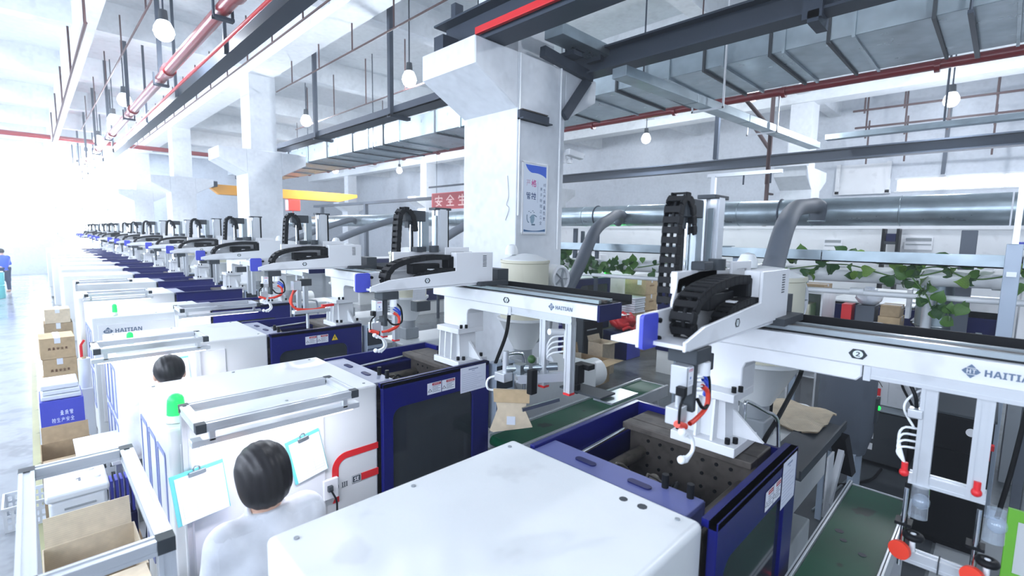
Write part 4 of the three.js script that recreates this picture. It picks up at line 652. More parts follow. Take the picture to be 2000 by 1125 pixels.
// ---------------------------------------------------------------- dryers, conveyors, grippers
function dryer(p, label, s = 1, fan = true) {
  const t = T('hopper_dryer', label, 'hopper', p, 'hopper dryers on the machines');
  part(t, 'throat', M.grey, box(-0.09 * s, 0.09 * s, 0, 0.12, -0.09 * s, 0.09 * s, 0.01), cyl([0, 0.12, 0], [0, 0.2, 0], 0.08 * s, 0.08 * s, 16));
  part(t, 'hopper_cone', M.white, lathe([[0.0, 0.2], [0.09 * s, 0.2], [0.22 * s, 0.44], [0.235 * s, 0.45], [0.235 * s, 0.47], [0, 0.47]], [0, 0, 0], 24));
  part(t, 'hopper_body', M.cream, lathe([[0, 0.47], [0.21 * s, 0.47], [0.21 * s, 0.92], [0.218 * s, 0.925], [0.218 * s, 0.945], [0, 0.945]], [0, 0, 0], 28));
  part(t, 'hopper_lid', M.white, lathe([[0, 1.0], [0.10 * s, 0.99], [0.2 * s, 0.95], [0.2 * s, 0.945], [0, 0.945]], [0, 0, 0], 24)); part(t, 'dust_cap', M.white, lathe([[0, 1.075], [0.035, 1.065], [0.052, 1.03], [0.055, 0.99], [0, 0.99]], [-0.1, 0, 0.06], 16));
  if (fan) { const bl = part(t, 'blower', M.white, cyl([0.36 * s, 0.78, -0.10], [0.36 * s, 0.78, 0.06], 0.12, 0.12, 24), box(0.2 * s, 0.36 * s, 0.66, 0.74, -0.06, 0.04, 0.01)); part(bl, 'fan_ring', M.white2, ring([0.36 * s, 0.78, -0.105], 0.1, 0.016, 'b', 24)); for (let k = 0; k < 5; k++) { const q = k * 1.257; part(bl, 'fan_blade', M.grey, beam([0.36 * s, 0.78, -0.108], [0.36 * s + 0.085 * Math.cos(q), 0.78 + 0.085 * Math.sin(q), -0.104], 0.035, 0.004)); }
    part(t, 'heater_box', M.cream, box(0.22 * s, 0.34 * s, 0.50, 0.68, -0.1, 0.08, 0.008)); part(t, 'air_pipe', M.grey, cyl([0.36 * s, 0.68, 0], [0.30 * s, 0.3, 0], 0.05, 0.05, 14), cyl([0.30 * s, 0.3, 0], [0.1 * s, 0.26, 0], 0.05, 0.05, 14)); }
  return t;
}
dryer([2.98, 1.202, 0.96], 'cream hopper dryer behind the nearest robot', 1.0); dryer([2.92, 1.202, 2.80], 'cream hopper dryer with a round fan before the front column', 0.95); const d3 = dryer([2.92, 1.202, 4.57], 'cream hopper dryer under the third robot beam', 0.95, false);
for (let k = 3; k < MB.length; k++) copy(d3, [2.95 + (k % 2) * 0.1, 1.202, MB[k] + 0.4], ORD[k] + ' hopper dryer from the camera, hazy in the long row');
decal(d3, 'paper_sheet', P.notes, [-0.02, 0.47, -0.24], 0.16, 0.2, 'B', -0.1);

function conveyor(label, a0, a1, b0, b1, y) {
  const t = T('belt_conveyor', label, 'conveyor', [a0, 0, b0], 'green belt conveyors between the machines'), L = a1 - a0, W = b1 - b0;
  part(t, 'belt', M.green, box(0.02, L - 0.02, y - 0.014, y - 0.004, 0.022, W - 0.022), cyl([0.03, y - 0.04, 0.022], [0.03, y - 0.04, W - 0.022], 0.035, 0.035, 16), cyl([L - 0.03, y - 0.04, 0.022], [L - 0.03, y - 0.04, W - 0.022], 0.035, 0.035, 16));
  for (const b of [0, W - 0.02]) { const r = part(t, 'side_rail', M.alu, box(0, L, y - 0.09, y + 0.012, b, b + 0.02, 0.002)); part(r, 'groove', M.dgrey, box(0.01, L - 0.01, y + 0.0115, y + 0.0125, b + 0.008, b + 0.012)); }
  for (const a of [0.12, L - 0.2]) for (const b of [0.0, W - 0.04]) part(t, 'leg', M.alu, box(a, a + 0.04, 0, y - 0.09, b, b + 0.04));
  part(t, 'cross_brace', M.alu, box(0.12, 0.16, 0.3, 0.34, 0.04, W - 0.04), box(L - 0.2, L - 0.16, 0.3, 0.34, 0.04, W - 0.04)); part(t, 'drive_motor', M.navy2, box(L * 0.5, L * 0.5 + 0.25, y - 0.26, y - 0.1, 0.04, W - 0.06, 0.01)); part(t, 'end_plate', M.alu, box(L - 0.012, L, y - 0.08, y - 0.002, 0.02, W - 0.02));
  return t;
}
conveyor('green belt conveyor between the nearest machine and the red-striped machine', 2.1, 4.02, 2.03, 2.325, 1.02);
const cv = conveyor('green belt conveyor at the lower right corner with wear marks', 1.45, 3.16, 0.225, 0.50, 1.02);
for (const [a, b, r] of [[1.0, 0.09, 0.016], [1.06, 0.17, 0.014], [1.13, 0.2, 0.018]]) part(cv, 'wear_mark', M.dgrey, cyl([a, 1.0165, b], [a, 1.0172, b], r, r, 9));

{ // gripper frame of the second robot with a cardboard piece
  const t = T('parts_gripper', 'aluminium gripper bar hanging from the second robot with black clamps', 'gripper', [2.12, 1.5, 1.62]);
  part(t, 'bar', M.alu, extrusion([0.05, 0.06, 0.04], [-0.20, 0.04, 0.26], 0.045, 0.05)); part(t, 'plate', M.dgrey, box(-0.02, 0.12, -0.012, -0.002, -0.18, 0.10)); part(t, 'clamp', M.black, box(0.02, 0.08, 0.02, 0.13, 0.0, 0.06, 0.006), box(0.06, 0.12, 0.10, 0.13, -0.04, 0.06, 0.004)); part(t, 'clamp', M.black, box(-0.18, -0.13, -0.04, 0.10, 0.17, 0.21, 0.006));
  part(t, 'cylinder', M.steel, cyl([-0.02, 0.11, 0.12], [-0.12, 0.10, 0.22], 0.022), cyl([-0.14, 0.10, 0.23], [-0.22, 0.09, 0.33], 0.02), box(-0.2, -0.14, 0.06, 0.12, 0.24, 0.3)); part(t, 'valve', M.leaf2, ball([-0.13, 0.15, 0.22], 0.025, 8)); part(t, 'valve', M.alu, cyl([-0.22, 0.06, 0.34], [-0.22, 0.19, 0.34], 0.018), box(-0.27, -0.2, 0.02, 0.07, 0.3, 0.38, 0.004)); part(t, 'manifold', M.airTube, box(-0.01, 0.015, 0.16, 0.32, 0.06, 0.09, 0.003), cyl([-0.1, 0.32, 0.12], [0, 0.31, 0.10], 0.018));
  for (let k = 0; k < 4; k++) part(t, 'air_hose', M.airTube, tube([[-0.01, 0.29 - k * 0.03, 0.09], [-0.06, 0.28 - k * 0.03, 0.13], [-0.08, 0.22 - k * 0.02, 0.15], [-0.04, 0.14, 0.14]], 0.006, 6, 14));
  part(t, 'air_hose', M.airTube, tube([[-0.22, 0.04, 0.38], [-0.28, 0.02, 0.42], [-0.28, -0.04, 0.42], [-0.22, -0.05, 0.38]], 0.007, 6, 14)); part(t, 'foot_plate', M.steel, box(0.0, 0.26, -0.03, -0.02, -0.24, -0.12)); part(t, 'rod', M.steel, beam([-0.22, -0.12, 0.20], [-0.02, -0.08, 0.1], 0.014, 0.02)); part(t, 'tie', M.black, box(-0.015, 0.015, -0.02, 0.03, -0.02, 0.07));
  const c = T('cardboard_piece', 'folded cardboard piece held by the gripper of the second robot', 'cardboard', [1.93, 1.225, 1.93]);
  part(c, 'cardboard_panel', M.cardPale, prismA([[-0.12, 0.02], [0.11, -0.02], [0.13, -0.01], [0.085, 0.12], [0.11, 0.24], [-0.10, 0.24], [-0.075, 0.12]], -0.006, 0.006)); part(c, 'flap', M.card, prismA([[-0.10, 0.165], [0.105, 0.165], [0.11, 0.24], [-0.10, 0.24]], -0.016, -0.007)); part(c, 'tape', M.film, box(-0.0085, -0.006, 0.03, 0.08, -0.02, 0.03));
  c.rotation.y = 0.72;
}
{ // suction rack hanging from the nearest robot, with red cups
  const t = T('suction_gripper', 'suction gripper with red cups hanging at the lower right', 'gripper', [2.04, 1.24, 0.06]);
  part(t, 'cross_bar', M.alu, extrusion([0, 0.335, 0.10], [0, 0.335, -0.085], 0.036, 0.036)); part(t, 'cross_bar', M.alu, extrusion([-0.02, 0.075, 0.10], [-0.02, 0.075, -0.09], 0.034, 0.04)); part(t, 'bar_joint', M.dgrey, box(-0.042, 0.002, 0.053, 0.097, 0.0, 0.004)); 
  for (const b of [0.10, -0.075]) {
    part(t, 'holder', M.black, box(0.0, 0.018, 0.06, 0.31, b - 0.008, b + 0.008, 0.003), box(-0.03, 0.02, 0.17, 0.18, b - 0.022, b + 0.022)); part(t, 'rod', M.chrome, cyl([-0.022, 0.03, b], [-0.022, 0.3, b], 0.006)); part(t, 'bellows', M.clear, cyl([-0.04, 0.22, b - 0.035], [-0.03, 0.32, b - 0.035], 0.025, 0.022, 14), ball([-0.05, 0.28, b - 0.04], 0.024));
    part(t, 'clamp_ring', M.black, ring([-0.035, 0.15, b - 0.03], 0.018, 0.012, 'y', 14)); part(t, 'red_knob', M.red, ball([-0.02, 0.35, b + 0.012], 0.014), cyl([-0.02, 0.35, b + 0.012], [-0.02, 0.385, b + 0.012], 0.009));
    part(t, 'suction_cup', M.orange, cyl([-0.075, 0.105, b + 0.0], [-0.062, 0.105, b - 0.004], 0.030, 0.030, 20), cyl([-0.062, 0.105, b], [-0.03, 0.10, b], 0.018, 0.014)); part(t, 'air_hose', M.airTube, tube([[-0.035, 0.16, b - 0.03], [-0.04, 0.13, b - 0.03], [-0.03, 0.10, b - 0.03], [-0.02, 0.09, b - 0.02]], 0.008, 6, 14));
  }
  for (let k = 0; k < 4; k++) part(t, 'air_hose', M.airTube, tube([[0.0, 0.50 - k * 0.022, 0.09], [-0.02, 0.50 - k * 0.022, 0.125], [-0.02, 0.46 - k * 0.016, 0.135], [-0.02, 0.385, 0.115]], 0.004, 6, 14)); part(t, 'manifold', M.airTube, box(-0.012, 0.0, 0.40, 0.50, 0.07, 0.085, 0.003)); part(t, 'cable', M.airTube, tube([[0, 0.5, 0.1], [-0.01, 0.56, 0.13], [0, 0.6, 0.12], [0, 0.63, 0.09], [0, 0.57, 0.10]], 0.004, 6, 20)); part(t, 'valve', M.alu, box(-0.03, 0.01, 0.54, 0.57, 0.08, 0.12, 0.004), ball([0, 0.6, 0.09], 0.009));
  part(t, 'cable_black', M.black, tube([[0, 0.66, 0.13], [-0.01, 0.61, 0.105], [0, 0.57, 0.1]], 0.006, 6, 12));
}

// ---------------------------------------------------------------- lamp frames at the work places
function lampFrame(label, p, L, D, o = {}) {
  const t = T('lamp_frame', label, 'lamp frame', p, 'aluminium lamp frames at the work places'), s = o.s ?? 0.034;
  part(t, 'front_bar', M.alu, extrusion([0, 0, 0], [L, 0, 0], s, s)); part(t, 'rear_bar', M.alu, extrusion([0, 0, D], [L, 0, D], s, s)); part(t, 'side_bar', M.alu, extrusion([0, 0, s / 2], [0, 0, D - s / 2], s, s)); part(t, 'side_bar', M.alu, extrusion([L, 0, s / 2], [L, 0, D - s / 2], s, s));
  for (const [a, b] of [[0, 0], [L, 0], [L, D], [0, D]]) part(t, 'corner_cap', M.dgrey, box(a - s * 0.52, a + s * 0.52, -s * 0.52, s * 0.52, b - s * 0.52, b + s * 0.52));
  if (o.led) {
    part(t, 'lower_bar', M.alu, box(-0.03, L + 0.03, -0.075, -0.05, 0.0, 0.05, 0.003), box(0.03, 0.05, -0.06, -0.01, 0, 0.02), box(L - 0.05, L - 0.03, -0.06, -0.01, 0, 0.02));
    part(t, 'led_strip', M.ledGlow, box(0.0, L, -0.082, -0.076, 0.008, 0.042)); area('led_light', [p[0] + L / 2, p[1] - 0.09, p[2] + 0.025], [p[0] + L / 2, 0, p[2] + 0.16], L, 0.04, o.led, 0xf2f1ff);
  }
  for (const a of o.legs ?? []) part(t, 'leg', M.alu, extrusion([a, -p[1], D - 0.0], [a, -s / 2, D], s * 0.8, s * 0.8)); for (const a of o.frontLegs ?? []) part(t, 'leg', M.alu, extrusion([a, -p[1], 0], [a, -s / 2, 0], s, s));
  return t;
}
lampFrame('aluminium lamp frame jutting out over the front operator', [0.415, 1.60, 2.09], 0.62, 0.28, { led: 55, legs: [0] });
lampFrame('aluminium lamp frame over the work place of the second operator', [0.25, 1.59, 3.88], 0.58, 0.25, { led: 70, legs: [0.58] });
lampFrame('aluminium lamp frame on the fourth machine, right of the lettering', [1.0, 1.57, 5.52], 0.68, 0.3, { led: 70, legs: [0] });
lampFrame('hazy aluminium lamp frame, fourth one along the row', [0.42, 1.57, 7.4], 0.6, 0.3, { led: 70, legs: [0] });
lampFrame('hazy aluminium lamp frame, fifth one along the row', [0.44, 1.57, 9.2], 0.6, 0.3, { legs: [0] });
lampFrame('blurred aluminium frame over the boxes in the left foreground', [-0.062, 1.45, 1.63], 0.285, 0.80, { s: 0.042, legs: [0], frontLegs: [0, 0.285] });

// ---------------------------------------------------------------- work places: benches, clipboards, boxes
function bench(label, a0, a1, b0, b1, y) {
  const t = T('work_bench', label, 'table', [a0, 0, b0], 'white work benches'); const L = a1 - a0, D = b1 - b0;
  part(t, 'table_top', M.white2, box(0, L, y - 0.03, y, 0, D, 0.005)); for (const a of [0.02, L - 0.05]) for (const b of [0.02, D - 0.05]) part(t, 'leg', M.alu, box(a, a + 0.03, 0, y - 0.03, b, b + 0.03)); part(t, 'shelf', M.white2, box(0.02, L - 0.02, 0.28, 0.3, 0.02, D - 0.02));
  return t;
}
bench('white work bench in front of the front operator', 0.45, 1.0, 2.08, 2.35, 0.88); bench('white work bench left of the second operator, covered with papers', 0.28, 0.80, 3.85, 4.12, 0.88);
function basket(p, label, w, h, d, m) {      // plastic crate with slotted sides
  const t = T('basket', label, 'basket', p, 'plastic baskets'), slots = []; const n = Math.max(3, Math.round(w / 0.045));
  for (let i = 0; i < n; i++) for (let j = 0; j < 3; j++) slots.push(rrect(0.02 + i * (w - 0.03) / n, 0.02 + i * (w - 0.03) / n + (w - 0.03) / n * 0.6, 0.02 + j * (h - 0.03) / 3, 0.02 + j * (h - 0.03) / 3 + (h - 0.03) / 3 * 0.68, 0.004, 1));
  const side = (b) => prismB([[0, 0], [w, 0], [w, h], [0, h]], b, b + 0.006, 0, slots); part(t, 'front_side', m, side(0)); part(t, 'rear_side', m, side(d - 0.006));
  part(t, 'left_side', m, box(0, 0.006, 0, h, 0.006, d - 0.006)); part(t, 'right_side', m, box(w - 0.006, w, 0, h, 0.006, d - 0.006)); part(t, 'bottom', m, box(0.006, w - 0.006, 0, 0.006, 0.006, d - 0.006)); part(t, 'rim', m, box(-0.008, w + 0.008, h - 0.012, h, -0.008, 0), box(-0.008, w + 0.008, h - 0.012, h, d, d + 0.008), box(-0.008, 0, h - 0.012, h, 0, d), box(w, w + 0.008, h - 0.012, h, 0, d));
  return t;
}
basket([0.47, 0.882, 2.10], 'pale basket with blue slots on the bench of the front operator', 0.26, 0.14, 0.2, M.ventBlue);
basket([-0.28, 0.001, 5.2], 'white slotted basket standing in the aisle at the left edge', 0.26, 0.2, 0.3, M.bin);
function clip(label, p, w, h, spin, m) {
  const t = T('clipboard', label, 'clipboard', p, 'clipboards hung on the machine front'); const g = box(-w / 2, w / 2, -h / 2, h / 2, -0.006, 0, 0.002); part(t, 'board', m, g); decal(t, 'paper', P.notes, [w * 0.03, -h * 0.03, -0.0075], w * 0.9, h * 0.92, 'B'); part(t, 'clip', M.steel, box(-w * 0.16, w * 0.16, h * 0.38, h * 0.47, -0.016, -0.006, 0.003), ring([0, h * 0.5, -0.008], 0.012, 0.003, 'b')); t.rotation.z = spin; return t;
}
clip('clipboard with white sheets hanging tilted right of the front operator', [0.925, 1.225, 2.382], 0.17, 0.235, 0.2, M.teal); clip('teal clipboard with white sheets left of the front operator', [0.455, 1.225, 2.345], 0.20, 0.23, 0.1, M.teal); clip('teal clipboard right of the second operator', [0.70, 1.33, 4.135], 0.15, 0.2, 0.05, M.teal);
for (const [i, [a, b, r]] of [[0.30, 3.90, 0.2], [0.46, 3.92, -0.15], [0.63, 3.90, 0.1]].entries()) { const m = solo('paper_sheet', ['left', 'middle', 'right'][i] + ' one of three paper sheets on the bench of the second operator', 'paper', M.paper, box(a, a + 0.12, 0.882, 0.885, b, b + 0.16)); m.rotation.y = r; }
{
  const t = T('power_socket', 'white power strip with a black cord on the front of the red-striped machine', 'socket', [1.035, 0.98, 2.378]); part(t, 'socket_body', M.white2, box(-0.03, 0.05, -0.03, 0.08, 0, 0.02, 0.005)); part(t, 'plug', M.dgrey, box(-0.012, 0.014, 0.02, 0.05, -0.02, 0, 0.003)); part(t, 'cord', M.black, tube([[0.0, 0.03, -0.02], [0.02, -0.02, -0.03], [0.03, -0.08, -0.02], [0.03, -0.3, -0.005]], 0.005, 6, 16));
}
// cartons and bins along the aisle
function carton(p, w, h, d, label, o = {}) {
  const t = T('carton', label, 'box', p, o.group), m = o.m ?? M.card;
  if (!o.open) { part(t, 'carton_body', m, box(0, w, 0, h, 0, d, 0.003)); part(t, 'flap', m, box(0, w / 2 - 0.002, h, h + 0.004, 0, d)); part(t, 'flap', m, box(w / 2 + 0.002, w, h, h + 0.004, 0, d)); if (o.tape !== false) part(t, 'tape', o.tape ?? M.film, box(w / 2 - 0.025, w / 2 + 0.025, h + 0.004, h + 0.0055, 0, d), box(w / 2 - 0.025, w / 2 + 0.025, h * 0.75, h + 0.004, -0.0012, 0)); }
  else {
    part(t, 'side', m, box(0, w, 0, h, 0, 0.005)); part(t, 'side', m, box(0, w, 0, h, d - 0.005, d)); part(t, 'side', m, box(0, 0.005, 0, h, 0.005, d - 0.005)); part(t, 'side', m, box(w - 0.005, w, 0, h, 0.005, d - 0.005)); part(t, 'bottom', M.cardDark, box(0.005, w - 0.005, 0, 0.005, 0.005, d - 0.005));
    part(t, 'flap', m, prismA([[0, h], [-d * 0.42, h + 0.015], [-d * 0.42, h + 0.02], [0, h + 0.005]], 0.01, w - 0.01)); part(t, 'flap', m, prismA([[d, h], [d + 0.03, h + d * 0.3], [d + 0.035, h + d * 0.3], [d + 0.005, h]], 0.01, w - 0.01));
  }
  if (o.text) decal(t, 'lettering', o.text, [w / 2, h * (o.ty ?? 0.5), -0.0022], w * (o.tw ?? 0.62), h * (o.th ?? 0.2), 'B');
  if (o.turn) t.rotation.y = o.turn; return t;
}
const A = 'cartons stacked along the aisle';
carton([0.0, 0, 7.2], 0.29, 0.32, 0.4, 'lowest brown carton under two printed cartons by the aisle', { group: A }); carton([0.0, 0.326, 7.2], 0.29, 0.33, 0.4, 'brown carton below the two printed cartons by the aisle', { group: A }); carton([0.01, 0.662, 7.2], 0.28, 0.25, 0.4, 'lower of the two printed brown cartons by the aisle', { text: P.cartonText, group: A }); carton([0.0, 0.918, 7.19], 0.285, 0.225, 0.4, 'upper of the two printed brown cartons by the aisle', { text: P.cartonText, group: A, turn: 0.02 });
carton([-0.02, 0, 5.2], 0.27, 0.40, 0.4, 'white carton at the bottom under the blue box', { m: M.bin, group: A }); carton([-0.02, 0.406, 5.2], 0.27, 0.34, 0.4, 'white carton directly below the blue box', { m: M.bin, group: A });
carton([-0.03, 0.752, 5.18], 0.26, 0.225, 0.4, 'blue box with white characters by the aisle', { m: M.blue, text: P.whiteText, tw: 0.55, th: 0.5, ty: 0.42, group: A, tape: false });
solo('film_pack', 'stack of clear film packs lying on the blue box', 'packs', M.film, [box(-0.02, 0.22, 0.985, 1.02, 5.2, 5.55, 0.008), box(-0.01, 0.215, 1.022, 1.055, 5.22, 5.56, 0.008), box(-0.02, 0.21, 1.057, 1.095, 5.24, 5.56, 0.01)]);
carton([-0.04, 0, 4.25], 0.27, 0.45, 0.36, 'brown carton under the open carton by the aisle', { group: A }); carton([-0.04, 0.456, 4.25], 0.27, 0.38, 0.36, 'open brown carton with its flaps up by the aisle', { open: true, group: A, m: M.card2 });
carton([-0.03, 0, 3.42], 0.26, 0.62, 0.34, 'tall brown carton under the grey bin with the number one', { group: A, m: M.card2 });
{
  const t = T('storage_bin', 'pale grey plastic bin with a lid numbered one', 'bin', [-0.02, 0.627, 3.42]); part(t, 'bin_body', M.bin, box(0, 0.24, 0, 0.27, 0, 0.3, 0.02)); part(t, 'lid', M.bin, box(-0.012, 0.252, 0.27, 0.31, -0.012, 0.312, 0.014)); decal(t, 'number', P.one, [0.13, 0.3115, 0.14], 0.05, 0.075, 'T'); for (let k = 0; k < 4; k++) part(t, 'vent_rib', M.grey, box(0.06, 0.19, 0.13 + k * 0.028, 0.14 + k * 0.028, -0.006, 0.001)); for (const [a, b] of [[0.19, 0.25], [0.21, 0.12]]) part(t, 'lid_stud', M.white2, cyl([a, 0.31, b], [a, 0.318, b], 0.014));
}
basket([0.14, 0.55, 4.0], 'white basket with a mesh lid right of the open carton', 0.27, 0.36, 0.28, M.bin); solo('film_sheet', 'textured white sheet lying over the basket right of the open carton', 'sheet', M.film, box(0.12, 0.43, 0.915, 0.93, 3.97, 4.31, 0.004)); carton([0.14, 0, 4.0], 0.27, 0.54, 0.3, 'pale carton under the white basket right of the open carton', { m: M.bin, group: A });
{
  const t = T('blue_comb', 'blue ribbed plastic tray standing right of the grey bin', 'tray', [0.24, 0.45, 3.55]); part(t, 'tray_body', M.navy2, box(0, 0.12, 0, 0.2, 0, 0.14, 0.004)); for (let k = 0; k < 5; k++) part(t, 'rib', M.blue, box(0.004 + k * 0.024, 0.018 + k * 0.024, 0.2, 0.42, 0.02, 0.12, 0.004)); carton([0.23, 0, 3.52], 0.15, 0.445, 0.2, 'small brown carton under the blue ribbed tray', { group: A });
}
carton([-0.05, 0, 2.50], 0.34, 0.5, 0.42, 'large brown carton at the bottom in the left foreground', { group: A, m: M.card2 }); carton([-0.05, 0.506, 2.50], 0.33, 0.40, 0.42, 'large open tan carton inside the blurred aluminium frame', { open: true, group: A, m: M.cardPale });
carton([0.02, 0, 1.95], 0.22, 0.9, 0.34, 'tall printed carton at the bottom edge under the blurred aluminium frame', { group: A, text: P.cartonText, ty: 0.9, th: 0.06 });
carton([0.06, 0, 9.8], 0.32, 0.6, 0.4, 'lower hazy carton farther along the aisle', { group: A, m: M.cardDark }); carton([0.06, 0.606, 9.8], 0.32, 0.32, 0.4, 'upper hazy carton farther along the aisle', { group: A, m: M.card2 }); carton([0.08, 0.932, 9.8], 0.28, 0.2, 0.4, 'topmost hazy carton farther along the aisle', { group: A, m: M.cardPale }); carton([0.1, 0, 12.5], 0.34, 0.7, 0.4, 'farthest hazy carton along the aisle', { group: A });
{ const t = T('film_roll', 'upright roll of clear film beside the cartons', 'roll', [0.28, 0, 5.8]); part(t, 'roll', M.film, cyl([0, 0.9, 0], [0, 1.17, 0], 0.045, 0.045, 16)); part(t, 'stand', M.bin, box(-0.05, 0.05, 0, 0.9, -0.05, 0.05, 0.01)); part(t, 'core', M.card, cyl([0, 1.165, 0], [0, 1.18, 0], 0.018)); }
{ const t = T('hand_pump', 'red hand pump hanging beside the printed cartons', 'tool', [0.31, 0, 6.75]); part(t, 'rod', M.red, box(-0.012, 0.012, 0.9, 1.12, -0.012, 0.012, 0.004), beam([0, 1.12, 0], [0.03, 1.17, 0], 0.02, 0.02)); part(t, 'stand', M.alu, cyl([0, 0, 0], [0, 0.9, 0], 0.01)); part(t, 'foot', M.alu, cyl([0, 0, 0], [0, 0.012, 0], 0.06)); }

// ---------------------------------------------------------------- second machine row and the clutter in front of it
struct('wall_partition', M.white2, box(13.0, 13.2, 0, 2.62, -5.9, 15), box(12.98, 13.22, 2.62, 2.68, -5.9, 15));
{ const t = T('rack', 'narrow black equipment rack before the white partition', 'rack', [12.6, 0, 1.55]); part(t, 'frame', M.black, box(0, 0.3, 0, 2.62, 0, 0.05), box(0, 0.3, 0, 2.62, 0.24, 0.29)); for (let k = 0; k < 6; k++) part(t, 'shelf', M.dgrey, box(0, 0.3, 0.2 + k * 0.42, 0.26 + k * 0.42, 0.05, 0.24)); part(t, 'device', M.navy2, box(0.04, 0.28, 2.36, 2.52, 0.06, 0.22)); part(t, 'device', M.grey, box(0.04, 0.28, 1.94, 2.1, 0.06, 0.22)); }
for (const [i, [b, y, w]] of [[1.05, 2.35, 0.45], [-0.35, 2.3, 0.3], [2.6, 2.28, 0.35]].entries()) { const t = T('notice_board', ['notice board right of the black rack on the white partition', 'notice board with a blue head at the right end of the white partition', 'notice board left of the black rack on the white partition'][i], 'notice board', [12.985, y - 0.15, b]); part(t, 'board', M.paper, box(-0.015, 0, 0, 0.26, 0, w)); part(t, 'board_head', i === 1 ? M.blue : M.grey, box(-0.018, -0.015, 0.18, 0.24, 0.02, w - 0.02)); part(t, 'board_line', M.grey, box(-0.018, -0.015, 0.1, 0.12, 0.02, w - 0.02)); }
function machine2(p, label) {
  const t = T('injection_moulding_machine', label, 'machine', p, 'moulding machines of the second row');
  part(t, 'machine_bed', M.white, box(0.02, 3.0, 0, 0.4, 0.02, 0.95)); part(t, 'clamp_cover', M.white, box(1.36, 3.0, 0.4, 1.51, 0, 1.0, 0.015)); part(t, 'top_cover', M.white, box(0.3, 1.36, 1.49, 1.51, 0.03, 1.0));
  const g = part(t, 'front_guard', M.navy2, prismB([[0.12, 0.4], [1.345, 0.4], [1.345, 1.49], [0.12, 1.49]], -0.03, 0, 0.003, [rrect(0.3, 1.25, 0.7, 1.36, 0.06)]), box(0, 0.02, 0.4, 1.49, 0.1, 0.95), prismY([[0, 0.1], [0.12, -0.02], [0.13, -0.01], [0.01, 0.12]], 0.4, 1.49)); part(g, 'guard_window', M.glass, box(0.29, 1.26, 0.69, 1.37, -0.02, -0.016));
  part(t, 'guard_rail', M.airTube, tube([[0.36, 1.2, 0.1], [0.5, 1.18, 0.1], [1.0, 1.25, 0.1], [1.16, 1.25, 0.1], [1.18, 1.12, 0.1]], 0.02, 8, 30)); part(t, 'platen', M.dirty, box(0.2, 0.5, 0.42, 1.1, 0.2, 0.8), box(0.9, 1.1, 0.42, 1.1, 0.2, 0.8)); for (const y of [0.7, 1.05]) part(t, 'tie_bar', M.mould, cyl([0.1, y, 0.25], [1.3, y, 0.25], 0.035));
  part(t, 'rear_guard', M.navy2, box(0.0, 1.345, 0.4, 1.49, 0.95, 0.97));
  return t;
}
const s0 = machine2([7.5, 0, 5.95], 'dark blue and white machine of the second row with a green signal lamp');
copy(s0, [7.7, 0, 3.2], 'white machine of the second row behind the brown cartons'); copy(s0, [7.9, 0, 0.75], 'white machine of the second row behind the vines at the right');
copy(s0, [7.5, 0, 8.9], 'machine of the second row behind the front column'); copy(s0, [7.5, 0, 11.8], 'machine of the second row left of the front column'); copy(s0, [7.5, 0, 14.6], 'farthest machine of the second row, behind the third robot');
signal([8.95, 1.512, 6.1], 'green signal lamp on the dark blue machine of the second row', 0.05); { const l = new THREE.PointLight(0x20ff60, 0.5); l.position.copy(V([8.9, 1.72, 6.0])); l.name = 'signal_glow'; scene.add(l); }
for (const [i, b] of [6.6, 3.7, 9.3].entries()) { const t = T('pillar_robot', ['robot column on the dark blue machine of the second row', 'robot column on the white machine behind the nearest robot', 'robot column on the machine behind the front column'][i], 'robot', [8.25, 1.512, b], 'robot columns of the second row'); part(t, 'pedestal', M.white2, box(-0.12, 0.12, 0, 0.36, -0.12, 0.12, 0.01)); part(t, 'beam', M.white2, box(-0.1, 0.1, 0.36, 0.48, -0.9, 0.5, 0.006)); part(t, 'arm', M.steelBlack, box(-0.16, -0.1, 0.2, 1.0, -0.3, -0.22), box(0.1, 0.16, 0.3, 0.95, -0.28, -0.22)); }
const CL = 'cartons before the second machine row';
carton([8.62, 0, 5.12], 0.66, 0.40, 0.5, 'lower brown carton below the white film sheets behind the nearest robot', { m: M.card2, group: CL }); carton([8.62, 0.406, 5.12], 0.66, 0.40, 0.5, 'upper brown carton below the white film sheets behind the nearest robot', { m: M.card2, group: CL });
carton([9.32, 0, 5.16], 0.64, 0.40, 0.5, 'lower brown carton below the two small cartons behind the nearest robot', { m: M.card2, group: CL }); carton([9.32, 0.406, 5.16], 0.64, 0.40, 0.5, 'upper brown carton below the two small cartons behind the nearest robot', { m: M.card2, group: CL });
for (const [k, l] of ['lower', 'upper'].entries()) { const c = carton([9.04, 0.826 + k * 0.335, 5.18], 0.5, 0.326, 0.5, l + ' of the two small brown cartons left of the tall robot chain', { m: M.card, group: CL }); part(c, 'hand_hole', M.cardDark, box(0.16, 0.34, 0.17, 0.2, -0.0015, 0.001)); part(c, 'label_sheet', M.paper, box(-0.0015, 0.0, 0.2, 0.3, 0.1, 0.2)); }
for (let k = 0; k < 7; k++) solo('film_sheet', (k ? k === 6 ? 'topmost' : ORD[k] + ' from the bottom' : 'lowest') + ' white film sheet in the pile left of the small brown cartons', 'sheet', M.film, box(8.60 + rr(0, 0.03), 9.0 + rr(0, 0.02), 0.815 + k * 0.046, 0.857 + k * 0.046, 5.14 + rr(0, 0.03), 5.56, 0.014), 'white film sheets in one pile');
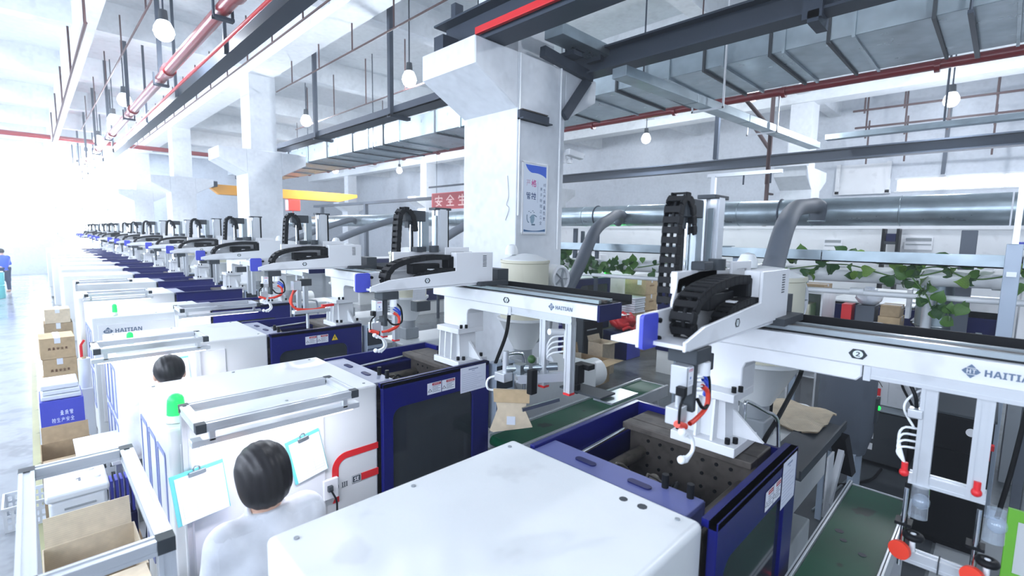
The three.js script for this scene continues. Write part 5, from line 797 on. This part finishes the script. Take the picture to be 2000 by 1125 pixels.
{
  const t = T('blue_box', 'navy blue storage box with a red bag on top', 'box', [7.98, 0, 4.92]); part(t, 'box_body', M.navy2, box(0, 0.5, 0, 0.52, 0, 0.55, 0.006)); part(t, 'side_panel', M.blue, box(0.01, 0.49, 0.01, 0.51, -0.006, 0));
  const r = T('bag', 'crumpled red plastic bag on the navy blue box', 'bag', [8.0, 0.522, 4.95]); const g = new THREE.SphereGeometry(0.24, 18, 12); const p = g.attributes.position; for (let i = 0; i < p.count; i++) { const x = p.getX(i), y = p.getY(i), z = p.getZ(i), k = 1 + 0.22 * Math.sin(x * 31 + y * 17) * Math.cos(z * 27 - y * 13); p.setXYZ(i, x * k, Math.max(0, (y + 0.24) * 0.68 * k), z * k); } g.computeVertexNormals(); part(r, 'bag_body', M.red, fin(g.translate(0.24, 0, -0.25))); part(r, 'bag_rim', M.red, tube([[0.02, 0.05, 0.1], [0.1, 0.1, 0.02], [0.25, 0.06, -0.01], [0.4, 0.22, 0.1], [0.42, 0.33, 0.2]], 0.03, 7, 20)); part(r, 'paper', M.paper, box(0.02, 0.3, 0.325, 0.33, 0.1, 0.3));
  carton([5.75, 0, 4.3], 0.85, 0.38, 0.6, 'large open brown carton on the floor behind the green belt', { open: true, m: M.card, group: CL, turn: 0.08 }); const f = solo('cardboard_sheet', 'pale cardboard sheet leaning upright on the open carton behind the belt', 'cardboard', M.cardPale, prismA([[0, 0], [0.5, 0.02], [0.52, 0.6], [0.03, 0.66]], 0, 0.012)); f.position.copy(V([5.62, 0.002, 4.45]));
  carton([6.72, 0, 4.60], 0.36, 0.56, 0.3, 'pale open carton between the cardboard sheet and the blue box', { open: true, m: M.cardPale, group: CL }); const e = T('cabinet', 'low black cabinet under the dark blue machine of the second row', 'cabinet', [7.1, 0, 5.3]); part(e, 'cabinet_body', M.dgrey, box(0, 0.62, 0.04, 0.85, 0, 0.5, 0.01)); part(e, 'foot', M.black, box(0.02, 0.6, 0, 0.04, 0.02, 0.48)); part(e, 'door', M.black, box(0.03, 0.6, 0.1, 0.8, -0.008, 0)); part(e, 'handle', M.alu, box(0.1, 0.4, 0.62, 0.64, -0.02, -0.008));
  const c = T('cabinet', 'navy control cabinet with a white side behind the hanging posts of the second robot', 'cabinet', [4.9, 0, 4.6]); part(c, 'cabinet_body', M.white2, box(0, 0.3, 0.03, 1.1, 0, 0.4, 0.01)); part(c, 'door', M.navy, box(0.31, 0.75, 0.03, 1.02, 0.0, 0.4, 0.01)); part(c, 'handle', M.alu, box(0.4, 0.62, 0.9, 0.92, -0.02, 0)); part(c, 'foot', M.black, box(0.02, 0.72, 0, 0.03, 0.02, 0.38));
}
{ // open shelf cabinet with green light, table with bags, silver dryer, cabinets
  const c = T('shelf_cabinet', 'white open cabinet with a green-lit compartment right of the nearest robot', 'cabinet', [6.6, 0, 1.46]);
  part(c, 'side_panel', M.white2, box(0, 0.62, 0, 1.72, 0, 0.02)); part(c, 'side_panel', M.white2, box(0, 0.62, 0, 1.72, 0.30, 0.32)); part(c, 'top', M.white2, box(0, 0.62, 1.72, 1.74, 0, 0.32)); part(c, 'back', M.white2, box(0.6, 0.62, 0, 1.72, 0.02, 0.30)); for (const y of [0.02, 0.7, 1.34]) part(c, 'shelf', M.white2, box(0, 0.6, y, y + 0.02, 0.02, 0.30));
  part(c, 'green_lining', mat([0.06, 0.62, 0.16], 0.5), box(0.05, 0.58, 1.40, 1.70, 0.018, 0.024), box(0.05, 0.56, 1.362, 1.37, 0.03, 0.29));
  carton([6.62, 1.362, 1.6], 0.3, 0.22, 0.13, 'cream carton inside the open white cabinet', { m: M.cream, tape: false }); carton([6.64, 1.742, 1.47], 0.4, 0.08, 0.28, 'flat brown carton lying on top of the open white cabinet', { m: M.card2 });
  const t = T('work_bench', 'tall bench piled with bags and boxes before the second machine row', 'table', [6.77, 0, 0.72]); part(t, 'table_top', M.dgrey, box(0, 0.7, 1.27, 1.3, 0, 0.66)); for (const a of [0.02, 0.63]) for (const b of [0.02, 0.6]) part(t, 'leg', M.post, box(a, a + 0.05, 0, 1.27, b, b + 0.05)); part(t, 'shelf', M.dgrey, box(0.02, 0.68, 0.5, 0.53, 0.02, 0.64));
  carton([6.86, 1.302, 1.22], 0.2, 0.3, 0.1, 'red box at the left end of the piled bench', { m: M.red, tape: false }); carton([6.86, 1.302, 1.0], 0.3, 0.3, 0.18, 'grey-green box in the middle of the piled bench', { m: M.hose, tape: false }); carton([6.86, 1.302, 0.76], 0.34, 0.2, 0.2, 'brown carton at the right end of the piled bench', { group: CL }); carton([6.87, 1.508, 0.77], 0.32, 0.12, 0.18, 'flat brown carton on the brown carton of the piled bench', { m: M.card2, group: CL });
  const sack = (p, s, label, m) => { const b = T('bag', label, 'bag', p); const g = new THREE.SphereGeometry(1, 16, 12), q = g.attributes.position; for (let i = 0; i < q.count; i++) { const x = q.getX(i), y = q.getY(i), z = q.getZ(i), k = 1 + 0.16 * Math.sin(x * 9 + y * 5 + p[2] * 9) * Math.cos(z * 8 - y * 4); q.setXYZ(i, x * k * s[0], Math.max(0, (y + 0.9) * s[1] * k), z * k * s[2]); } g.computeVertexNormals(); part(b, 'bag_body', m, fin(g)); part(b, 'knot', m, cyl([0, s[1] * 1.5, 0], [0.01, s[1] * 2.1, 0], 0.03, 0.05, 8)); };
  sack([7.0, 1.608, 1.08], [0.13, 0.10, 0.13], 'clear plastic bag on the grey-green box of the piled bench', M.film); sack([6.84, 1.302, 0.95], [0.08, 0.06, 0.14], 'crumpled white bag at the front of the piled bench', M.paper);
  const d = T('hopper_dryer', 'silver cylindrical dryer behind the hanging vine at the right', 'hopper', [6.95, 0, 0.47]); part(d, 'stand', M.post, box(-0.16, -0.12, 0, 1.3, -0.02, 0.02), box(0.12, 0.16, 0, 1.3, -0.02, 0.02), box(-0.02, 0.02, 0, 1.3, 0.12, 0.16)); part(d, 'hopper_cone', M.galv, lathe([[0, 1.2], [0.06, 1.2], [0.18, 1.45], [0.18, 1.46], [0, 1.46]])); part(d, 'hopper_body', M.galv, lathe([[0, 1.46], [0.18, 1.46], [0.18, 1.95], [0, 1.97]], [0, 0, 0], 24)); part(d, 'suction_tube', M.alu, cyl([-0.24, 1.3, 0.06], [-0.24, 1.82, 0.06], 0.045, 0.045, 16), cyl([-0.24, 1.3, 0.06], [-0.1, 1.22, 0.02], 0.045)); part(d, 'control_box', M.white2, box(-0.42, -0.3, 1.55, 1.86, 0.18, 0.22, 0.004), box(-0.31, -0.15, 1.7, 1.72, 0.1, 0.2)); part(d, 'clamp_ring', M.steel, ring([0, 1.46, 0], 0.185, 0.01, 'y', 24)); part(d, 'valve', M.white2, box(-0.08, 0.08, 1.1, 1.2, -0.06, 0.06, 0.01));
  const n = T('cabinet', 'navy cabinet with dark top left of the silver dryer', 'cabinet', [7.2, 0, 0.575]); part(n, 'cabinet_body', M.navy2, box(0, 0.45, 0.04, 1.42, 0, 0.12, 0.01)); part(n, 'top', M.dgrey, box(-0.01, 0.46, 1.42, 1.45, -0.01, 0.13)); part(n, 'foot', M.black, box(0.02, 0.43, 0, 0.04, 0.01, 0.11)); part(n, 'door', M.navy, box(0.03, 0.42, 0.1, 1.38, -0.008, 0));
  const k = T('cabinet', 'navy machine cabinet with a white lid beside the pale steel post', 'cabinet', [7.2, 0, -0.05]); part(k, 'cabinet_body', M.navy2, box(0, 0.5, 0.03, 1.55, 0, 0.30, 0.01)); part(k, 'lid', M.white2, box(-0.02, 0.52, 1.62, 1.75, -0.02, 0.32, 0.006)); part(k, 'neck', M.black, box(0.02, 0.48, 1.55, 1.62, 0.02, 0.28)); part(k, 'foot', M.black, box(0.02, 0.48, 0, 0.03, 0.02, 0.28)); part(k, 'valve', M.steel, cyl([-0.06, 1.36, 0.24], [-0.06, 1.36, 0.14], 0.03), cyl([-0.06, 1.2, 0.26], [-0.04, 1.15, 0.12], 0.02), box(-0.05, 0, 1.15, 1.4, 0.15, 0.2));
  const g = T('cabinet', 'pale grey cabinet with a darker base at the right edge', 'cabinet', [6.7, 0, -0.62]); part(g, 'cabinet_body', M.white2, box(0, 0.5, 0.95, 1.95, 0, 0.48, 0.01)); part(g, 'base', M.grey, box(0.01, 0.49, 0, 0.95, 0.01, 0.47)); part(g, 'door', M.white2, box(0.03, 0.47, 1.0, 1.9, -0.008, 0)); part(g, 'handle', M.steel, box(0.06, 0.08, 1.35, 1.5, -0.02, -0.008));
}
{ // chillers and controllers on the floor before the right edge
  const b = T('chiller', 'black temperature controller with two white labels on the floor', 'chiller', [6.15, 0, 0.5]); part(b, 'housing', M.black, box(0, 0.6, 0.05, 0.60, 0, 0.46, 0.01)); part(b, 'front_panel', M.dgrey, box(-0.006, 0, 0.06, 0.59, 0.02, 0.44)); for (const [y0, y1] of [[0.30, 0.36], [0.18, 0.25]]) part(b, 'label_sheet', M.paper, box(-0.008, -0.006, y0, y1, 0.30, 0.38)); part(b, 'top', M.steel, box(-0.01, 0.61, 0.60, 0.615, -0.01, 0.47, 0.004)); for (const a of [0.06, 0.54]) for (const c of [0.06, 0.4]) part(b, 'wheel', M.black, cyl([a, 0.025, c - 0.02], [a, 0.025, c + 0.02], 0.025));
  const w = T('control_box', 'white control box with a red tag standing on the black controller', 'box', [6.35, 0.617, 0.52]); part(w, 'box_body', M.white2, box(0, 0.34, 0, 0.34, 0, 0.44, 0.008)); part(w, 'door', M.white2, box(-0.008, 0, 0.03, 0.32, 0.02, 0.2), box(-0.008, 0, 0.03, 0.32, 0.22, 0.42)); part(w, 'red_tag', M.red, box(-0.014, -0.008, 0.10, 0.18, 0.28, 0.36)); part(w, 'tag_string', M.rust, tube([[-0.012, 0.18, 0.34], [-0.014, 0.24, 0.36], [-0.012, 0.27, 0.32], [-0.014, 0.2, 0.27]], 0.003, 5, 14)); part(w, 'cable', M.rubber, tube([[-0.02, 0.34, 0.12], [-0.03, 0.24, 0.1], [-0.05, 0.1, 0.02], [-0.05, 0.0, -0.03]], 0.012, 6, 16));
  const c = T('chiller', 'tall black chiller between the hanging posts at the right', 'chiller', [4.9, 0, -0.06]); part(c, 'housing', M.black, box(0, 0.7, 0.05, 1.05, 0, 0.42, 0.012)); part(c, 'front_panel', M.black, box(-0.008, 0, 0.1, 0.78, 0.02, 0.40)); part(c, 'top', M.dgrey, box(-0.01, 0.71, 1.05, 1.07, -0.01, 0.43, 0.004)); part(c, 'foot', M.black, box(0.02, 0.68, 0, 0.05, 0.02, 0.40)); part(c, 'gauge', M.paper, cyl([-0.01, 0.95, 0.12], [-0.02, 0.95, 0.12], 0.03, 0.03, 16)); part(c, 'valve', M.red, box(-0.06, -0.01, 0.86, 0.9, -0.01, 0.05, 0.004), cyl([-0.04, 0.78, 0.02], [-0.04, 0.9, 0.02], 0.014));
  const d = T('tool_rack', 'dark pipe rack with white fittings left of the pale steel post', 'rack', [4.6, 0, -0.32]); part(d, 'post', M.hose, box(0, 0.05, 0, 1.7, 0.1, 0.15)); part(d, 'post', M.hose, box(0, 0.05, 0, 1.7, -0.2, -0.15)); part(d, 'fitting', M.white2, box(-0.03, 0, 1.1, 1.3, 0.0, 0.07, 0.006), box(-0.03, 0.03, 0.8, 1.0, 0.02, 0.06, 0.006)); part(d, 'hose', M.rubber, tube([[-0.02, 1.25, 0.03], [-0.06, 1.0, 0.08], [-0.04, 0.6, 0.02], [-0.02, 0.3, 0.1]], 0.012, 6, 20), tube([[0, 1.4, 0.12], [-0.06, 0.9, 0.16], [-0.05, 0.5, 0.2]], 0.014, 6, 16)); part(d, 'shelf', M.steel, box(0, 0.3, 0.5, 0.53, -0.18, 0.14)); part(d, 'gear_unit', M.grey, box(0.02, 0.25, 0.53, 0.8, -0.12, 0.1, 0.02));
  const s = T('sign_stand', 'green framed white sign cut by the lower right edge', 'sign', [3.0, 0, -0.2]); part(s, 'sign_frame', M.sign, prismA([[-0.2, 0.80], [0.09, 0.80], [0.09, 1.19], [-0.2, 1.19]], 0, 0.02, 0.002, [[[-0.17, 0.9], [0.055, 0.9], [0.055, 1.14], [-0.17, 1.14]]])); part(s, 'sign_sheet', M.white2, box(0.008, 0.012, 0.895, 1.145, -0.175, 0.06)); part(s, 'stem', M.dgrey, cyl([0.03, 0.02, -0.05], [0.03, 0.8, -0.05], 0.02)); part(s, 'foot', M.dgrey, cyl([0.03, 0, -0.05], [0.03, 0.02, -0.05], 0.16, 0.16, 24));
  const t = T('tank', 'translucent grey tank behind the nearest injection unit', 'tank', [4.75, 0, 0.82]); part(t, 'tank_body', M.hose, lathe([[0, 0.62], [0.16, 0.62], [0.2, 0.8], [0.2, 1.28], [0, 1.3]], [0, 0, 0], 22)); part(t, 'stand', M.post, box(-0.16, -0.12, 0, 0.64, -0.12, -0.08), box(0.12, 0.16, 0, 0.64, -0.12, -0.08), box(-0.16, -0.12, 0, 0.64, 0.08, 0.12), box(0.12, 0.16, 0, 0.64, 0.08, 0.12)); part(t, 'tap', M.steel, cyl([-0.2, 0.66, 0], [-0.3, 0.64, -0.02], 0.018)); part(t, 'pilot_light', M.greenGlow, ball([0.02, 1.02, -0.21], 0.02)); part(t, 'switch_box', M.dgrey, box(-0.02, 0.08, 0.9, 1.1, -0.215, -0.195));
  struct('floor_plate', M.dgrey, box(3.3, 6.9, 0, 0.006, 0.2, 1.4)); struct('floor_plate', M.grey, box(3.3, 6.05, 0, 0.006, -1.6, 0.18));
  const cb = (pts, label, r = 0.012) => solo('floor_cable', label, 'cable', M.rubber, tube(pts, r, 6, 40));
  cb([[6.1, 0.019, 0.9], [5.7, 0.019, 1.15], [5.35, 0.019, 1.0], [5.7, 0.019, 0.75], [6.1, 0.019, 0.7]], 'looped black cable on the floor beside the black controller'); cb([[4.4, 0.019, 0.1], [4.6, 0.019, -0.1], [5.0, 0.019, -0.35], [5.6, 0.019, -0.5]], 'black cable on the floor under the red suction cups'); cb([[3.9, 0.019, 0.05], [4.1, 0.019, -0.1], [4.5, 0.019, -0.3], [5.2, 0.019, -0.7]], 'second black cable on the floor at the lower right', 0.009);
  solo('steel_rod', 'thin bright rod lying on the dark floor plate', 'rod', M.steel, cyl([4.7, 0.016, 0.98], [5.9, 0.016, 0.86], 0.01));
}
{ // injection side of the nearest machine
  const t = T('spill_tray', 'dark tray and white bracket at the injection unit of the nearest machine', 'tray', [2.5, 1.2015, 0.70]);
  part(t, 'tray_plate', M.dgrey, box(0.05, 1.0, 0.0, 0.012, -0.10, 0.10), box(0.05, 1.0, 0.0, 0.05, -0.11, -0.10)); part(t, 'chute', M.black, beam([0.86, 0.0, -0.1], [0.98, -0.26, -0.13], 0.09, 0.05)); part(t, 'bracket_leg', M.white2, prismA([[-0.13, -0.36], [-0.12, -0.36], [-0.12, -0.02], [-0.13, -0.02]], 0.5, 0.62), beam([0.6, -0.33, -0.125], [0.86, -0.1, -0.12], 0.03, 0.05));
  const c = T('cloth', 'beige cloth lying over the injection unit of the nearest machine', 'cloth', [3.3, 1.214, 0.9]); const g = new THREE.PlaneGeometry(0.5, 0.4, 16, 12).rotateX(-Math.PI / 2), p = g.attributes.position; for (let i = 0; i < p.count; i++) { const x = p.getX(i), z = p.getZ(i); p.setY(i, 0.02 + 0.018 * Math.sin(x * 23 + z * 9) * Math.cos(z * 19 - x * 6)); } g.computeVertexNormals(); g.translate(0.14, 0, 0.02); const back = g.clone().translate(0, -0.008, 0); part(c, 'cloth_sheet', M.cardPale, fin(g), fin(back));
  const h = T('grab_rail', 'chrome grab rail on the nearest machine beside the robot pedestal', 'rail', [2.14, 1.46, 0.60]); part(h, 'rail', M.chrome, tube([[-0.02, 0.03, 0.12], [-0.02, 0.16, 0.12], [0.0, 0.20, 0.12], [0.2, 0.11, 0.10], [0.27, 0.08, 0.09], [0.31, 0.03, 0.08], [0.32, -0.14, 0.07]], 0.009, 8, 40)); part(h, 'mount', M.dgrey, box(-0.04, 0.0, 0.0, 0.03, 0.10, 0.14));
  const k = solo('cable', 'black cable running down from the beam of the nearest robot to the injection unit', 'cable', M.rubber, tube([[2.16, 1.9, 0.55], [2.85, 1.66, 0.70], [2.52, 1.5, 0.70], [2.32, 1.42, 0.70], [2.3, 1.22, 0.72]], 0.011, 7, 40)); const l = T('pilot_lamp', 'small red pilot lamp under the beam of the nearest robot', 'lamp', [3.14, 1.44, 0.92]); part(l, 'stalk', M.black, cyl([0, -0.235, 0], [0, 0.03, 0], 0.014)); part(l, 'lamp_dome', M.redGlow, ball([0, 0.045, 0], 0.014));
  const q = T('cable', 'black cable slanting from the beam of the second robot to its hopper', 'cable', [2.16, 1.4, 2.2]); part(q, 'cable_run', M.rubber, tube([[0, 0.46, 0], [0.02, 0.3, 0.05], [0.04, 0.1, 0.16], [0.05, -0.19, 0.3]], 0.012, 6, 20));
}

// ---------------------------------------------------------------- people
function march(res, c, S, fn) {
  const mc = new MarchingCubes(res, M.skin, false, false, 160000), h = res / 2; mc.isolation = 0;
  for (let k = 0; k < res; k++) for (let j = 0; j < res; j++) for (let i = 0; i < res; i++)
    mc.field[i + j * res + k * res * res] = -fn(c[0] + S * (i - h) / h, c[1] + S * (j - h) / h, c[2] - S * (k - h) / h);   // z runs against b
  mc.update();
  const n = mc.count, g = new THREE.BufferGeometry();
  g.setAttribute('position', new THREE.BufferAttribute(mc.positionArray.slice(0, n * 3), 3)); g.setAttribute('normal', new THREE.BufferAttribute(mc.normalArray.slice(0, n * 3), 3));
  g.scale(S, S, S); g.translate(c[0], c[1], -c[2]);
  g.deleteAttribute('normal'); const w = mergeVertices(g, 1e-5); w.computeVertexNormals(); return fin(w);
}
const cone = (p, a, b, r0, r1) => { const dx = b[0] - a[0], dy = b[1] - a[1], dz = b[2] - a[2], t = Math.max(0, Math.min(1, ((p[0] - a[0]) * dx + (p[1] - a[1]) * dy + (p[2] - a[2]) * dz) / (dx * dx + dy * dy + dz * dz))); return Math.hypot(p[0] - a[0] - t * dx, p[1] - a[1] - t * dy, p[2] - a[2] - t * dz) - r0 - (r1 - r0) * t; };
const smin = (a, b, k) => { const h = Math.max(k - Math.abs(a - b), 0) / k; return Math.min(a, b) - h * h * k / 4; };
const ell = (p, c, r) => { const x = (p[0] - c[0]) / r[0], y = (p[1] - c[1]) / r[1], z = (p[2] - c[2]) / r[2], l = Math.hypot(x, y, z); return (l - 1) * Math.min(...r); };
const union = (bones, k) => (x, y, z) => { let d = 9; const p = [x, y, z]; for (const b of bones) d = smin(d, cone(p, b[0], b[1], b[2], b[3]), k); return d; };
const TORSO = [[[0, 0.86, 0], [0, 0.98, 0.0], 0.115, 0.10], [[-0.06, 0.84, 0], [0.06, 0.84, 0], 0.10, 0.10], [[-0.05, 1.08, 0.02], [0.05, 1.08, 0.02], 0.10, 0.10], [[0, 0.98, 0], [0, 1.14, 0.03], 0.10, 0.11], [[-0.07, 1.17, 0.04], [0.07, 1.17, 0.04], 0.095, 0.095], [[-0.135, 1.245, 0.05], [0.135, 1.245, 0.05], 0.052, 0.052], [[0, 1.25, 0.05], [0, 1.31, 0.06], 0.07, 0.05]];
const ARM = (s) => [[[0.145 * s, 1.245, 0.05], [0.20 * s, 1.02, 0.08], 0.05, 0.04], [[0.20 * s, 1.02, 0.08], [0.14 * s, 0.945, 0.275], 0.039, 0.026]];
const LEG = (s) => [[[0.085 * s, 0.84, 0], [0.09 * s, 0.45, 0.015], 0.088, 0.056], [[0.09 * s, 0.45, 0.015], [0.09 * s, 0.09, -0.01], 0.054, 0.036], [[0.09 * s, 0.045, -0.02], [0.10 * s, 0.032, 0.14], 0.042, 0.032]];
function handField(s) {      // palm, four fingers and a thumb, resting on the bench with the fingers slightly bent
  const w = [0.14 * s, 0.945, 0.275], bones = [[[w[0], w[1], w[2]], [w[0] - 0.004 * s, w[1] - 0.012, w[2] + 0.03], 0.024, 0.02]];
  for (let k = 0; k < 4; k++) bones.push([[w[0] + (k - 1.5) * 0.014 * s, w[1] - 0.012, w[2] + 0.02], [w[0] + (k - 1.5) * 0.019 * s, w[1] - 0.018, w[2] + 0.085], 0.012, 0.0105]);
  const L = [0.028, 0.036, 0.038, 0.034];
  for (let k = 0; k < 4; k++) { let p = [w[0] + (k - 1.5) * 0.019 * s, w[1] - 0.018, w[2] + 0.085], q = 0.15; const l = L[k]; for (const f of [1, 0.75, 0.6]) { const n = [p[0] + (k - 1.5) * 0.002 * s, p[1] - Math.sin(q) * l * f, p[2] + Math.cos(q) * l * f]; bones.push([p, n, 0.0092, 0.008]); p = n; q += 0.3; } }
  bones.push([[w[0] - 0.018 * s, w[1] - 0.014, w[2] + 0.03], [w[0] - 0.045 * s, w[1] - 0.024, w[2] + 0.06], 0.013, 0.011], [[w[0] - 0.045 * s, w[1] - 0.024, w[2] + 0.06], [w[0] - 0.052 * s, w[1] - 0.03, w[2] + 0.09], 0.0105, 0.0085]);
  return union(bones, 0.008);
}
const HC = [0, 1.445, 0.09];
const headFn = (x, y, z) => {
  const p = [x, y, z]; let d = ell(p, [0, 1.462, 0.085], [0.073, 0.088, 0.09]); d = smin(d, ell(p, [0, 1.41, 0.125], [0.055, 0.065, 0.055]), 0.04); d = smin(d, cone(p, [0, 1.36, 0.145], [0, 1.365, 0.15], 0.024, 0.024), 0.03);
  d = smin(d, cone(p, [0, 1.455, 0.172], [0, 1.425, 0.188], 0.008, 0.012), 0.012); for (const s of [-1, 1]) { d = smin(d, ell(p, [0.074 * s, 1.435, 0.085], [0.012, 0.03, 0.02]), 0.008); d = Math.max(d, -(ell(p, [0.03 * s, 1.452, 0.178], [0.016, 0.009, 0.014]))); d = smin(d, ell(p, [0.03 * s, 1.451, 0.163], [0.012, 0.010, 0.010]), 0.003); }
  d = smin(d, ell(p, [0, 1.397, 0.172], [0.022, 0.006, 0.009]), 0.006); return smin(d, cone(p, [0, 1.27, 0.055], [0, 1.39, 0.075], 0.052, 0.048), 0.03);
};
const skinGeo = merged([march(84, [0, 0.72, 0.06], 0.76, union([...TORSO, ...ARM(-1), ...ARM(1), ...LEG(-1), ...LEG(1)], 0.045)), march(84, HC, 0.19, headFn), march(60, [0.14, 0.93, 0.345], 0.13, handField(1)), march(60, [-0.14, 0.93, 0.345], 0.13, handField(-1))]);
const grow = (bones, e) => bones.map(([a, b, r, q]) => [a, b, r + e, q + e]);
const shirtFn = union(grow([...TORSO.slice(2), [[0, 0.8, 0], [0, 0.98, 0], 0.115, 0.10], ...[-1, 1].flatMap((s) => [ARM(s)[0], [ARM(s)[1][0], [0.165 * s, 0.975, 0.2], 0.04, 0.032]])], 0.014), 0.05);
const shirtGeo = march(96, [0, 1.03, 0.06], 0.42, (x, y, z) => Math.max(shirtFn(x, y, z), y - 1.322 - 0.2 * (0.05 - z), 0.79 - y));
const trouserGeo = march(84, [0, 0.47, 0], 0.5, (() => { const f = union(grow([[[-0.06, 0.86, 0], [0.06, 0.86, 0], 0.10, 0.10], ...[-1, 1].flatMap((s) => LEG(s).slice(0, 2))], 0.014), 0.05); return (x, y, z) => Math.max(f(x, y, z), y - 0.9, 0.09 - y); })());
const shoeGeo = [-1, 1].map((s) => march(40, [0.095 * s, 0.05, 0.05], 0.16, (x, y, z) => Math.max(union([[[0.09 * s, 0.055, -0.03], [0.10 * s, 0.042, 0.14], 0.05, 0.042]], 0.02)(x, y, z), 0.002 - y, y - 0.1)));
const ripple = (x, y, z) => 0.0009 * Math.sin(x * 230 + 30 * y);
const hairBob = march(84, HC, 0.19, (x, y, z) => { let d = ell([x, y, z], [0, 1.468, 0.078], [0.094, 0.102, 0.104]); d = smin(d, ell([x, y, z], [0, 1.40, 0.055], [0.088, 0.075, 0.07]), 0.04); return Math.max(d + ripple(x, y, z), -ell([x, y, z], [0, 1.425, 0.185], [0.062, 0.085, 0.075]), 1.335 - y); });
const hairShort = march(84, HC, 0.19, (x, y, z) => { const d = ell([x, y, z], [0, 1.472, 0.078], [0.084, 0.092, 0.099]); return Math.max(d + ripple(x, y, z), -ell([x, y, z], [0, 1.42, 0.185], [0.07, 0.085, 0.075]), 1.402 - y - 0.25 * Math.max(0, z - 0.05), -ell([x, y, z], [0.08, 1.425, 0.1], [0.03, 0.04, 0.04]), -ell([x, y, z], [-0.08, 1.425, 0.1], [0.03, 0.04, 0.04])); });
function person(label, p, hair, turn) {
  const t = T('person', label, 'person', p, undefined, turn); part(t, 'body', M.skin, skinGeo.clone()); part(t, 'shirt', M.shirt, shirtGeo.clone()); part(t, 'trousers', M.jeans, trouserGeo.clone()); for (const g of shoeGeo) part(t, 'shoe', M.dgrey, g.clone()); part(t, 'hair', M.hair, hair.clone());
  part(t, 'collar', M.shirt, fin(new THREE.TorusGeometry(0.062, 0.012, 8, 24).rotateX(-Math.PI / 2 + 0.25).translate(0, 1.315, -0.06))); return t;
}
person('person with dark bobbed hair and white shirt, seen from behind at the front machine', [0.575, 0, 1.80], hairBob, 0.12);
person('person with short dark hair, only the head showing over the front machine', [0.56, 0.01, 3.52], hairShort, -0.1);
{ const t = T('person', 'tiny blue-clothed person standing far down the aisle', 'person', [-0.72, 0, 25], undefined, 0.5); part(t, 'body', M.skin, skinGeo.clone()); part(t, 'shirt', M.blueTube, shirtGeo.clone()); part(t, 'trousers', M.jeans, trouserGeo.clone()); part(t, 'hair', M.hair, hairShort.clone()); }
{ const t = T('drum', 'pale blue drum standing far down the aisle', 'drum', [-0.95, 0, 23]); part(t, 'drum_body', M.teal, lathe([[0, 0], [0.26, 0], [0.28, 0.04], [0.27, 0.4], [0.29, 0.42], [0.27, 0.44], [0.28, 0.84], [0, 0.85]])); part(t, 'drum_lid', M.white2, cyl([0, 0.85, 0], [0, 0.88, 0], 0.26)); }

renderer.render(scene, camera);
